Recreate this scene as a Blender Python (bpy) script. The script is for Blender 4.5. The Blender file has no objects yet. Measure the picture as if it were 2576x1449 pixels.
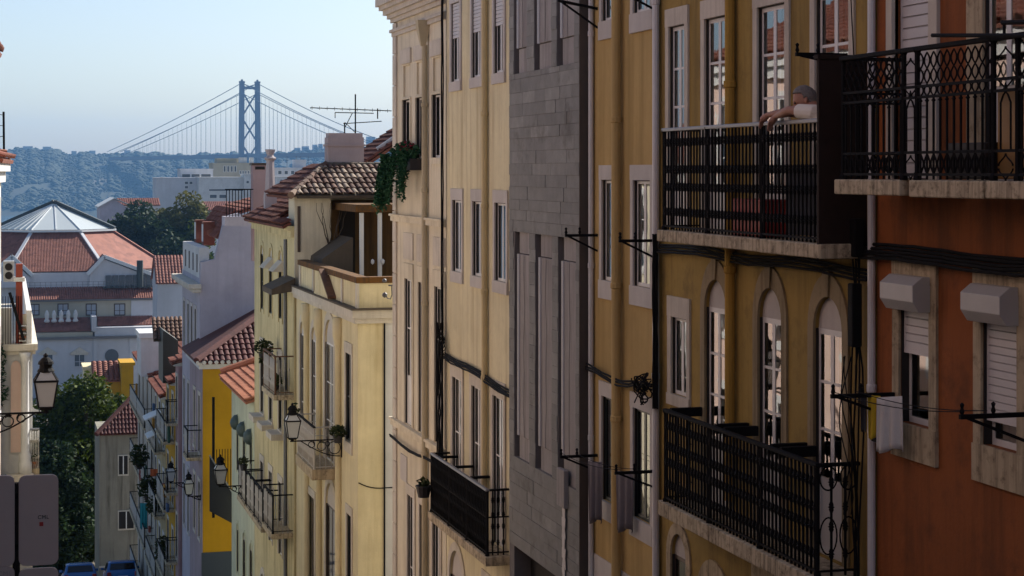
# Street canyon in an old hillside city, looking downhill to a suspension bridge across the river.
# World frame: +Y runs down the street, +X to the right-hand house row, camera at the origin.
import bpy, bmesh, math, random
from mathutils import Vector, Matrix
R = math.radians
SC = bpy.context.scene
COL = SC.collection

# ---------------------------------------------------------------- camera
FPX, CXP, HZP = 4650.0, 1288.0, 431.0          # focal length, centre and horizon in a 2576 px wide frame
TH = math.atan((1288.0 - 13.0) / FPX)           # camera is turned this far right of the street axis
cam_d = bpy.data.cameras.new('camera')
cam_d.lens = 36.0 * FPX / 2576.0
cam_d.sensor_width = 36.0
cam_d.shift_y = -(724.5 - HZP) / 2576.0
cam_d.clip_start = 0.3
cam_d.clip_end = 20000
cam = bpy.data.objects.new('camera', cam_d)
cam.rotation_euler = (R(90), 0, -TH)
COL.objects.link(cam)
SC.camera = cam

# ---------------------------------------------------------------- world, sun, exposure
SUN_AZ, SUN_EL = 55.0, 36.0                     # degrees right of the street axis / above the horizon
wd = bpy.data.worlds.new('World'); SC.world = wd; wd.use_nodes = True
nt = wd.node_tree; nt.nodes.clear()
sky = nt.nodes.new('ShaderNodeTexSky'); sky.sky_type = 'NISHITA'; sky.sun_disc = False
sky.sun_elevation = R(SUN_EL); sky.sun_rotation = R(SUN_AZ)
sky.altitude = 100; sky.air_density = 0.8; sky.dust_density = 1.5; sky.ozone_density = 1.5
bg = nt.nodes.new('ShaderNodeBackground'); bg.inputs['Strength'].default_value = 0.09
out = nt.nodes.new('ShaderNodeOutputWorld')
nt.links.new(sky.outputs[0], bg.inputs[0]); nt.links.new(bg.outputs[0], out.inputs[0])
sl = bpy.data.lights.new('sun', 'SUN'); sl.energy = 5.0; sl.angle = R(0.5); sl.color = (1.0, 0.95, 0.87)
so = bpy.data.objects.new('sun', sl); COL.objects.link(so)
sd = Vector((math.sin(R(SUN_AZ)) * math.cos(R(SUN_EL)), math.cos(R(SUN_AZ)) * math.cos(R(SUN_EL)), math.sin(R(SUN_EL))))
so.rotation_euler = sd.to_track_quat('Z', 'Y').to_euler()
SC.view_settings.view_transform = 'Standard'; SC.view_settings.look = 'None'
SC.view_settings.gamma = 1.0; SC.view_settings.exposure = 0.8
SC.cycles.max_bounces = 8; SC.cycles.diffuse_bounces = 4; SC.cycles.glossy_bounces = 3
SC.cycles.transparent_max_bounces = 12; SC.cycles.volume_bounces = 0

# ---------------------------------------------------------------- helpers
rnd = random.Random(7)
def at(px, py, Y):                              # point on the cross-street plane at distance Y
    a = (px - CXP) / FPX
    x = a * math.cos(TH) + math.sin(TH); y = math.cos(TH) - a * math.sin(TH)
    t = Y / y
    return Vector((t * x, Y, t * (HZP - py) / FPX))
def onx(px, py, X):                             # point on a street-facing plane at offset X
    a = (px - CXP) / FPX
    x = a * math.cos(TH) + math.sin(TH); y = math.cos(TH) - a * math.sin(TH)
    t = X / x
    return Vector((X, t * y, t * (HZP - py) / FPX))
def zs(Y):                                      # street level
    return -4.2 - 0.18 * Y
def org_of(p):
    o = Vector((0, 0, 0))
    while p is not None:
        o = o + p.location; p = p.parent
    return o
def tag(o, label=None, cat=None, group=None, kind=None):
    if label: o['label'] = label
    if cat: o['category'] = cat
    if group: o['group'] = group
    if kind: o['kind'] = kind
    return o
def empty(name, loc, label, cat, group=None, rz=0.0):
    o = bpy.data.objects.new(name, None); o.empty_display_size = 0.2
    o.location = loc; o.rotation_euler = (0, 0, rz); COL.objects.link(o)
    return tag(o, label, cat, group)
def link(name, me, mat, parent=None, loc=None, rot=None):
    o = bpy.data.objects.new(name, me); COL.objects.link(o)
    if mat is not None and len(me.materials) == 0: me.materials.append(mat)
    if parent is not None: o.parent = parent
    if loc is not None: o.location = loc
    if rot is not None: o.rotation_euler = rot
    return o
ICO = {}
class MB:
    def __init__(s): s.v = []; s.f = []
    def add(s, vs, fs):
        n = len(s.v); s.v += [tuple(p) for p in vs]; s.f += [tuple(i + n for i in f) for f in fs]
        return s
    def box(s, x0, x1, y0, y1, z0, z1):
        if x0 > x1: x0, x1 = x1, x0
        if y0 > y1: y0, y1 = y1, y0
        if z0 > z1: z0, z1 = z1, z0
        return s.add([(x0,y0,z0),(x1,y0,z0),(x1,y1,z0),(x0,y1,z0),(x0,y0,z1),(x1,y0,z1),(x1,y1,z1),(x0,y1,z1)],
                     [(0,3,2,1),(4,5,6,7),(0,1,5,4),(1,2,6,5),(2,3,7,6),(3,0,4,7)])
    def hexa(s, b, t):                           # four bottom points, four top points
        return s.add(list(b) + list(t), [(0,3,2,1),(4,5,6,7),(0,1,5,4),(1,2,6,5),(2,3,7,6),(3,0,4,7)])
    def quad(s, a, b, c, d): return s.add([a, b, c, d], [(0, 1, 2, 3)])
    def tri(s, a, b, c): return s.add([a, b, c], [(0, 1, 2)])
    def prism(s, poly, d):                       # polygon (3D points) pushed along vector d
        n = len(poly); d = Vector(d); top = [Vector(p) + d for p in poly]
        fs = [tuple(range(n))[::-1], tuple(range(n, 2 * n))]
        for i in range(n):
            j = (i + 1) % n; fs.append((i, j, n + j, n + i))
        return s.add([Vector(p) for p in poly] + top, fs)
    def bar(s, a, b, w, h=None, up=(0, 0, 1)):   # square-section bar from a to b
        a = Vector(a); b = Vector(b); h = h or w
        d = (b - a).normalized(); u = Vector(up)
        if abs(d.dot(u)) > 0.98: u = Vector((0, 1, 0))
        sx = d.cross(u).normalized() * (w / 2); sy = sx.cross(d).normalized() * (h / 2)
        return s.hexa([a-sx-sy, a+sx-sy, a+sx+sy, a-sx+sy], [b-sx-sy, b+sx-sy, b+sx+sy, b-sx+sy])
    def tube(s, pts, r, n=6, closed=False):
        pts = [Vector(p) for p in pts]; m = len(pts); rings = []
        rr = r if isinstance(r, (list, tuple)) else [r] * m
        prev = None
        for i, p in enumerate(pts):
            if closed: d = pts[(i + 1) % m] - pts[i - 1]
            else: d = pts[min(i + 1, m - 1)] - pts[max(i - 1, 0)]
            d.normalize()
            if prev is None:
                u = Vector((0, 0, 1)) if abs(d.z) < 0.9 else Vector((1, 0, 0))
                a = d.cross(u).normalized()
            else:
                a = (prev - d * prev.dot(d)).normalized()
            prev = a; b = d.cross(a)
            rings.append([p + (a * math.cos(2*math.pi*k/n) + b * math.sin(2*math.pi*k/n)) * rr[i] for k in range(n)])
        vs = [q for g in rings for q in g]; fs = []
        for i in range(m if closed else m - 1):
            j = (i + 1) % m
            for k in range(n):
                l = (k + 1) % n; fs.append((i*n+k, i*n+l, j*n+l, j*n+k))
        if not closed:
            fs.append(tuple(range(n))[::-1]); fs.append(tuple(range((m-1)*n, m*n)))
        return s.add(vs, fs)
    def lathe(s, prof, c, n=8, ph=0.0, sx=1.0, sy=1.0):   # profile [(r, z)] round the vertical through c
        vs = []; fs = []; m = len(prof)
        for r, z in prof:
            for k in range(n):
                t = ph + 2 * math.pi * k / n
                vs.append((c[0] + r * math.cos(t) * sx, c[1] + r * math.sin(t) * sy, c[2] + z))
        for i in range(m - 1):
            for k in range(n):
                l = (k + 1) % n; fs.append((i*n+k, i*n+l, (i+1)*n+l, (i+1)*n+k))
        fs.append(tuple(range(n))[::-1]); fs.append(tuple(range((m-1)*n, m*n)))
        return s.add(vs, fs)
    def blob(s, c, r, sub=1, jit=0.25, sq=(1, 1, 1), rg=rnd):
        if sub not in ICO:
            bm = bmesh.new(); bmesh.ops.create_icosphere(bm, subdivisions=sub, radius=1.0)
            ICO[sub] = ([v.co.copy() for v in bm.verts], [tuple(v.index for v in f.verts) for f in bm.faces]); bm.free()
        vs = [(c[0]+v.x*r*sq[0]*(1+rg.uniform(-jit,jit)), c[1]+v.y*r*sq[1]*(1+rg.uniform(-jit,jit)), c[2]+v.z*r*sq[2]*(1+rg.uniform(-jit,jit))) for v in ICO[sub][0]]
        return s.add(vs, ICO[sub][1])
    def mesh(s, name, org=(0, 0, 0), smooth=False):
        me = bpy.data.meshes.new(name); o = org
        me.from_pydata([(p[0]-o[0], p[1]-o[1], p[2]-o[2]) for p in s.v], [], s.f)
        if smooth:
            for p in me.polygons: p.use_smooth = True
        me.update(); return me
    def build(s, name, mat, parent=None, smooth=False, local=False, bevel=0.0):
        o = link(name, s.mesh(name, (0, 0, 0) if local else org_of(parent), smooth), mat, parent)
        if bevel:
            m = o.modifiers.new('bevel', 'BEVEL'); m.width = bevel; m.segments = 2; m.limit_method = 'ANGLE'
        return o
def single(name, mb, mat, label, cat, group=None, kind=None, loc=None, smooth=False, bevel=0.0):
    loc = Vector(loc) if loc is not None else Vector((0, 0, 0))
    o = link(name, mb.mesh(name, loc, smooth), mat, None, loc)
    if bevel:
        m = o.modifiers.new('bevel', 'BEVEL'); m.width = bevel; m.segments = 2; m.limit_method = 'ANGLE'
    return tag(o, label, cat, group, kind)
def sag(a, b, d, n=10):
    a = Vector(a); b = Vector(b)
    return [a.lerp(b, i / n) - Vector((0, 0, d * 4 * (i/n) * (1 - i/n))) for i in range(n + 1)]
def wob(pts, j, rg=rnd):
    return [Vector(p) + Vector((rg.uniform(-j, j), rg.uniform(-j, j), rg.uniform(-j, j))) for p in pts]

# ---------------------------------------------------------------- materials
def nodes(name):
    m = bpy.data.materials.new(name); m.use_nodes = True
    n = m.node_tree; b = n.nodes['Principled BSDF']
    return m, n, b
def N(n, t, **k):
    x = n.nodes.new(t)
    for a, v in k.items(): setattr(x, a, v)
    return x
def ramp(n, src, a, b, ca=(0,0,0,1), cb=(1,1,1,1)):
    r = N(n, 'ShaderNodeValToRGB'); e = r.color_ramp.elements
    e[0].position = a; e[1].position = b; e[0].color = ca; e[1].color = cb
    n.links.new(src, r.inputs[0]); return r.outputs[0]
def noise(n, vec, scale, detail=4, rough=0.55):
    t = N(n, 'ShaderNodeTexNoise'); t.inputs['Scale'].default_value = scale
    t.inputs['Detail'].default_value = detail; t.inputs['Roughness'].default_value = rough
    n.links.new(vec, t.inputs['Vector']); return t.outputs['Fac']
def posn(n, scale=(1, 1, 1)):
    g = N(n, 'ShaderNodeNewGeometry'); mp = N(n, 'ShaderNodeMapping')
    mp.inputs['Scale'].default_value = scale
    n.links.new(g.outputs['Position'], mp.inputs['Vector']); return mp.outputs[0]
def mixc(n, fac, a, b, mode='MIX'):
    m = N(n, 'ShaderNodeMix', data_type='RGBA', blend_type=mode)
    for s, v in ((m.inputs[0], fac), (m.inputs[6], a), (m.inputs[7], b)):
        if hasattr(v, 'is_output') or isinstance(v, bpy.types.NodeSocket): n.links.new(v, s)
        elif isinstance(v, (int, float)): s.default_value = v
        else: s.default_value = (v[0], v[1], v[2], 1)
    return m.outputs[2]
def bump(n, b, h, strength, dist=0.01):
    bp = N(n, 'ShaderNodeBump'); bp.inputs['Strength'].default_value = strength; bp.inputs['Distance'].default_value = dist
    n.links.new(h, bp.inputs['Height']); n.links.new(bp.outputs[0], b.inputs['Normal'])
def plaster(name, col, dirt=0.5, dcol=None, streak=0.5, scale=1.0, rough=0.9, bmp=0.35, spots=0.0, scol=(0.08, 0.06, 0.04)):
    m, n, b = nodes(name); p = posn(n)
    dcol = dcol or tuple(c * 0.55 for c in col)
    big = ramp(n, noise(n, p, 0.7 * scale, 6, 0.62), 0.38, 0.72)
    c = mixc(n, big, col, tuple(c * 0.78 for c in col))
    st = ramp(n, noise(n, posn(n, (3.5 * scale, 3.5 * scale, 0.22 * scale)), 1.3, 5, 0.65), 0.46, 0.75)
    mk = N(n, 'ShaderNodeMath', operation='MULTIPLY'); n.links.new(st, mk.inputs[0]); n.links.new(ramp(n, noise(n, p, 0.42 * scale, 3, 0.6), 0.28, 0.52), mk.inputs[1])
    mul = N(n, 'ShaderNodeMath', operation='MULTIPLY'); mul.inputs[1].default_value = min(1.0, 1.5 * streak * dirt)
    n.links.new(mk.outputs[0], mul.inputs[0]); c = mixc(n, mul.outputs[0], c, dcol)
    fine = ramp(n, noise(n, p, 9 * scale, 6, 0.7), 0.3, 0.75)
    mu2 = N(n, 'ShaderNodeMath', operation='MULTIPLY'); mu2.inputs[1].default_value = 0.22 * dirt + 0.05
    n.links.new(fine, mu2.inputs[0]); c = mixc(n, mu2.outputs[0], c, tuple(x * 0.6 for x in col))
    if spots > 0:
        sp = ramp(n, noise(n, p, 2.6 * scale, 8, 0.72), 0.6 - 0.12 * spots, 0.68)
        mu3 = N(n, 'ShaderNodeMath', operation='MULTIPLY'); mu3.inputs[1].default_value = min(1, spots)
        n.links.new(sp, mu3.inputs[0]); c = mixc(n, mu3.outputs[0], c, scol)
    n.links.new(c, b.inputs['Base Color']); b.inputs['Roughness'].default_value = rough
    b.inputs['Specular IOR Level'].default_value = 0.25
    bump(n, b, noise(n, p, 26 * scale, 8, 0.7), bmp, 0.012)
    return m
def flat(name, col, rough=0.5, metal=0.0, var=0.15, scale=12, bmp=0.0, spec=0.5):
    m, n, b = nodes(name); p = posn(n)
    f = noise(n, p, scale, 5, 0.65)
    c = mixc(n, f, tuple(x * (1 - var) for x in col), tuple(min(1, x * (1 + var)) for x in col))
    n.links.new(c, b.inputs['Base Color']); b.inputs['Roughness'].default_value = rough
    b.inputs['Metallic'].default_value = metal; b.inputs['Specular IOR Level'].default_value = spec
    if bmp: bump(n, b, f, bmp, 0.01)
    return m
def pieces(name, cols, rough=0.85, fine=14, bmp=0.4, spots=0.0):   # colour differs from object to object
    m, n, b = nodes(name); p = posn(n)
    oi = N(n, 'ShaderNodeObjectInfo')
    r = N(n, 'ShaderNodeValToRGB'); r.color_ramp.elements[0].color = (*cols[0], 1); r.color_ramp.elements[1].color = (*cols[-1], 1)
    for i, cc in enumerate(cols[1:-1]):
        e = r.color_ramp.elements.new((i + 1) / (len(cols) - 1)); e.color = (*cc, 1)
    n.links.new(oi.outputs['Random'], r.inputs[0])
    f = ramp(n, noise(n, p, fine, 6, 0.7), 0.3, 0.8)
    mu = N(n, 'ShaderNodeMath', operation='MULTIPLY'); mu.inputs[1].default_value = 0.55; n.links.new(f, mu.inputs[0])
    c = mixc(n, mu.outputs[0], r.outputs[0], tuple(x * 0.5 for x in cols[0]))
    if spots:
        s_ = ramp(n, noise(n, p, fine * .35, 6, 0.7), 0.56, 0.66)
        mu3 = N(n, 'ShaderNodeMath', operation='MULTIPLY'); mu3.inputs[1].default_value = spots; n.links.new(s_, mu3.inputs[0])
        c = mixc(n, mu3.outputs[0], c, (0.05, 0.035, 0.02))
    n.links.new(c, b.inputs['Base Color']); b.inputs['Roughness'].default_value = rough
    b.inputs['Specular IOR Level'].default_value = 0.3
    bump(n, b, noise(n, p, fine * 2, 6, 0.7), bmp, 0.012)
    return m
def tiled(name, cols, cell=0.25, rough=0.8):      # colour differs from cell to cell of a joined roof
    m, n, b = nodes(name); p = posn(n, (1/cell, 1/cell, 1/cell))
    v = N(n, 'ShaderNodeTexVoronoi'); v.inputs['Scale'].default_value = 1.0; n.links.new(p, v.inputs['Vector'])
    sep = N(n, 'ShaderNodeSeparateColor'); n.links.new(v.outputs['Color'], sep.inputs[0])
    r = N(n, 'ShaderNodeValToRGB'); r.color_ramp.elements[0].color = (*cols[0], 1); r.color_ramp.elements[1].color = (*cols[-1], 1)
    for i, cc in enumerate(cols[1:-1]):
        e = r.color_ramp.elements.new((i + 1) / (len(cols) - 1)); e.color = (*cc, 1)
    n.links.new(sep.outputs[0], r.inputs[0])
    f = ramp(n, noise(n, posn(n), 0.8, 6, 0.65), 0.35, 0.75)
    mu = N(n, 'ShaderNodeMath', operation='MULTIPLY'); mu.inputs[1].default_value = 0.5; n.links.new(f, mu.inputs[0])
    c = mixc(n, mu.outputs[0], r.outputs[0], tuple(x * 0.55 for x in cols[0]))
    n.links.new(c, b.inputs['Base Color']); b.inputs['Roughness'].default_value = rough
    b.inputs['Specular IOR Level'].default_value = 0.35
    return m
def leafmat(name, a, c, trans=0.25):
    m, n, b = nodes(name)
    g = N(n, 'ShaderNodeNewGeometry'); r = N(n, 'ShaderNodeValToRGB')
    r.color_ramp.elements[0].color = (*a, 1); r.color_ramp.elements[1].color = (*c, 1)
    n.links.new(g.outputs['Random Per Island'], r.inputs[0])
    n.links.new(r.outputs[0], b.inputs['Base Color']); b.inputs['Roughness'].default_value = 0.75
    b.inputs['Specular IOR Level'].default_value = 0.2
    t = N(n, 'ShaderNodeBsdfTranslucent'); n.links.new(r.outputs[0], t.inputs['Color'])
    mx = N(n, 'ShaderNodeMixShader'); mx.inputs[0].default_value = trans
    n.links.new(b.outputs[0], mx.inputs[1]); n.links.new(t.outputs[0], mx.inputs[2])
    n.links.new(mx.outputs[0], n.nodes['Material Output'].inputs[0])
    return m
def glassmat(name, tint=(0.88, 0.9, 0.9), ior=3.0, wav=0.025):
    m, n, b = nodes(name); n.nodes.remove(b)
    tr = N(n, 'ShaderNodeBsdfTransparent'); tr.inputs[0].default_value = (*tint, 1)
    gl = N(n, 'ShaderNodeBsdfGlossy'); gl.inputs['Roughness'].default_value = 0.015; gl.inputs[0].default_value = (0.95, 0.95, 0.95, 1)
    fr = N(n, 'ShaderNodeFresnel'); fr.inputs[0].default_value = ior
    bp = N(n, 'ShaderNodeBump'); bp.inputs['Strength'].default_value = wav; bp.inputs['Distance'].default_value = 0.05
    n.links.new(noise(n, posn(n), 2.2, 2, 0.4), bp.inputs['Height'])
    n.links.new(bp.outputs[0], gl.inputs['Normal'])
    mx = N(n, 'ShaderNodeMixShader')
    n.links.new(fr.outputs[0], mx.inputs[0]); n.links.new(tr.outputs[0], mx.inputs[1]); n.links.new(gl.outputs[0], mx.inputs[2])
    n.links.new(mx.outputs[0], n.nodes['Material Output'].inputs[0])
    return m
M = {}
M['glass'] = glassmat('window_glass')
M['milk'] = flat('lantern_glass', (0.42, 0.44, 0.44), 0.25, var=0.1, scale=4)
M['orange'] = plaster('terracotta_plaster', (0.33, 0.105, 0.03), 1.0, (0.10, 0.038, 0.014), 1.2, bmp=0.5, spots=0.8, scol=(0.15, 0.055, 0.022), scale=0.8)
M['yellow'] = plaster('mustard_plaster', (0.39, 0.265, 0.075), 1.0, (0.13, 0.085, 0.03), 1.2, spots=0.75, scol=(0.19, 0.13, 0.045), scale=0.8)
M['ochre'] = plaster('ochre_plaster', (0.52, 0.36, 0.14), 0.9, (0.30, 0.20, 0.07), 1.0, spots=0.4, scol=(0.34, 0.23, 0.085), scale=0.8)
M['paleyellow'] = plaster('pale_yellow_plaster', (0.76, 0.68, 0.44), 0.9, (0.44, 0.35, 0.2), 1.0, spots=0.35, scol=(0.5, 0.41, 0.24))
M['cream'] = plaster('cream_plaster', (0.73, 0.66, 0.50), 0.55, (0.34, 0.28, 0.18), 0.7)
M['creamy'] = plaster('butter_plaster', (0.76, 0.66, 0.41), 0.55, (0.36, 0.27, 0.12), 0.7)
M['olivecream'] = plaster('old_cream_plaster', (0.68, 0.58, 0.32), 0.9, (0.22, 0.17, 0.08), 0.9, spots=0.35, scol=(0.25, 0.19, 0.09))
M['mint'] = plaster('pale_green_plaster', (0.64, 0.65, 0.45), 0.6, (0.33, 0.32, 0.2), 0.7)
M['sunyellow'] = plaster('golden_plaster', (0.50, 0.275, 0.014), 0.5, (0.36, 0.19, 0.012), 0.3)
M['lilac'] = plaster('lilac_plaster', (0.48, 0.445, 0.49), 0.5, (0.3, 0.27, 0.32), 0.5)
M['pinkwall'] = plaster('dusty_pink_plaster', (0.42, 0.28, 0.28), 0.6, (0.24, 0.15, 0.15), 0.6)
M['rosewall'] = plaster('salmon_plaster', (0.74, 0.54, 0.45), 0.4, (0.5, 0.32, 0.26), 0.4)
M['white'] = plaster('white_plaster', (0.66, 0.65, 0.63), 0.5, (0.42, 0.40, 0.36), 0.6)
M['farwhite'] = plaster('far_white_plaster', (0.58, 0.58, 0.60), 0.5, (0.40, 0.40, 0.40), 0.6, scale=0.15)
M['farbeige'] = plaster('far_beige_plaster', (0.46, 0.42, 0.33), 0.5, (0.33, 0.29, 0.22), 0.6, scale=0.15)
M['greybeige'] = plaster('weathered_beige_plaster', (0.27, 0.25, 0.195), 1.0, (0.09, 0.08, 0.06), 0.9)
M['stone'] = plaster('limestone', (0.63, 0.575, 0.48), 0.6, (0.28, 0.23, 0.18), 0.5, scale=2.0, spots=0.15)
M['oldstone'] = plaster('stained_limestone', (0.54, 0.44, 0.29), 1.0, (0.10, 0.075, 0.045), 0.9, scale=2.6, spots=0.7, scol=(0.11, 0.08, 0.045))
M['palestone'] = plaster('pale_marble', (0.58, 0.545, 0.50), 0.35, (0.38, 0.33, 0.32), 0.6, scale=1.6)
M['ashlar'] = pieces('grey_ashlar', [(0.22, 0.222, 0.21), (0.27, 0.272, 0.255), (0.245, 0.247, 0.235), (0.33, 0.332, 0.31)], 0.9, 3.5, 0.5, 0.35)
M['joint'] = flat('mortar_joint', (0.16, 0.15, 0.145), 0.95)
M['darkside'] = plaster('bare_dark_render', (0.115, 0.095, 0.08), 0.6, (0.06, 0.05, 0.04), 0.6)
M['frame'] = flat('white_window_paint', (0.66, 0.65, 0.62), 0.45, var=0.06)
M['greenframe'] = flat('dark_green_paint', (0.03, 0.045, 0.04), 0.4)
M['darkwood'] = flat('dark_brown_paint', (0.06, 0.035, 0.022), 0.5)
M['iron'] = flat('black_iron', (0.009, 0.009, 0.010), 0.75, var=0.4, scale=30, spec=0.1)
M['railtop'] = flat('worn_grey_rail_paint', (0.20, 0.21, 0.23), 0.35, var=0.2, scale=20)
M['rusty'] = flat('rusty_iron', (0.12, 0.055, 0.025), 0.8, var=0.5, scale=12)
M['cable'] = flat('black_cable', (0.009, 0.009, 0.010), 0.75, spec=0.12)
M['plasticwhite'] = flat('white_plastic', (0.62, 0.61, 0.60), 0.4, var=0.08)
M['shutter'] = flat('grey_white_slat', (0.55, 0.53, 0.52), 0.5, var=0.07, scale=5)
M['curtain'] = flat('curtain_cloth', (0.80, 0.78, 0.73), 0.9, var=0.12, scale=6)
M['pipeyellow'] = plaster('mustard_pipe_paint', (0.46, 0.28, 0.06), 0.4)
M['pipeochre'] = plaster('ochre_pipe_paint', (0.58, 0.41, 0.17), 0.4)
M['pipepale'] = plaster('pale_yellow_pipe_paint', (0.68, 0.55, 0.30), 0.4)
M['pipecream'] = plaster('cream_pipe_paint', (0.52, 0.45, 0.30), 0.4)
M['tile'] = pieces('old_clay_tile', [(0.085, 0.04, 0.026), (0.13, 0.062, 0.04), (0.17, 0.085, 0.055), (0.40, 0.31, 0.23), (0.075, 0.04, 0.026), (0.12, 0.06, 0.04)], 0.8, 9, 0.5, 0.5)  # pale stop puts sun glints into the colour of some tiles
M['tilejoin'] = tiled('red_clay_tiles', [(0.17, 0.05, 0.03), (0.25, 0.08, 0.05), (0.21, 0.07, 0.045), (0.30, 0.13, 0.085)], 0.3)
M['tiledark'] = tiled('dark_red_tiles', [(0.075, 0.022, 0.02), (0.12, 0.035, 0.03), (0.095, 0.03, 0.025)], 0.3)
M['tilefar'] = tiled('far_red_tiles', [(0.25, 0.088, 0.055), (0.33, 0.125, 0.085), (0.21, 0.075, 0.052)], 0.8)
M['tileorange'] = tiled('bright_orange_tiles', [(0.42, 0.16, 0.09), (0.50, 0.21, 0.12)], 0.4)
M['lichen'] = plaster('lichen_concrete', (0.17, 0.078, 0.02), 1.0, (0.05, 0.035, 0.02), 1.0, scale=2.5, spots=1.0, scol=(0.06, 0.045, 0.03))
M['archstone'] = plaster('sooty_arch_stone', (0.34, 0.27, 0.16), 1.0, (0.12, 0.09, 0.05), 0.9, scale=2.0, spots=0.5, scol=(0.16, 0.12, 0.06))
M['greypanel'] = plaster('grey_marble', (0.36, 0.34, 0.325), 0.8, (0.19, 0.17, 0.165), 0.9, scale=1.4, spots=0.3, scol=(0.22, 0.2, 0.19))
M['slabstone'] = plaster('rain_streaked_slab', (0.60, 0.50, 0.34), 1.0, (0.05, 0.036, 0.022), 1.0, scale=4.2, spots=0.9, scol=(0.10, 0.075, 0.045))
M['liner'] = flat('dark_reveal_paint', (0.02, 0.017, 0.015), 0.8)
M['roofred'] = tiled('weathered_red_tiles', [(0.10, 0.032, 0.02), (0.16, 0.05, 0.032), (0.13, 0.042, 0.028), (0.20, 0.085, 0.055)], 0.3)
M['moss'] = plaster('black_moss_stone', (0.12, 0.095, 0.07), 0.9, scale=2.0)
M['leaf'] = leafmat('tree_leaf', (0.014, 0.028, 0.003), (0.075, 0.105, 0.010))
M['leafdark'] = leafmat('dark_tree_leaf', (0.012, 0.026, 0.012), (0.035, 0.06, 0.02))
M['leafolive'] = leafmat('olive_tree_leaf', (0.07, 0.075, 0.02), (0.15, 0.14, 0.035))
M['plant'] = leafmat('house_plant_leaf', (0.012, 0.05, 0.025), (0.035, 0.11, 0.05))
M['plantdry'] = leafmat('dry_plant_leaf', (0.02, 0.035, 0.012), (0.06, 0.07, 0.025))
M['flower'] = leafmat('red_flower', (0.14, 0.01, 0.02), (0.28, 0.03, 0.06))
M['trunk'] = flat('bark', (0.07, 0.05, 0.035), 0.95, var=0.4, scale=6, bmp=0.5)
M['pot'] = flat('dark_plastic_pot', (0.02, 0.018, 0.02), 0.5)
M['dark'] = flat('dark_interior', (0.015, 0.013, 0.012), 0.9)
M['bridge'] = flat('bridge_steel', (0.10, 0.05, 0.045), 0.6, var=0.1, scale=0.05)
M['cablegrey'] = flat('bridge_cable_steel', (0.10, 0.09, 0.09), 0.6)
M['hill'] = None

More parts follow.
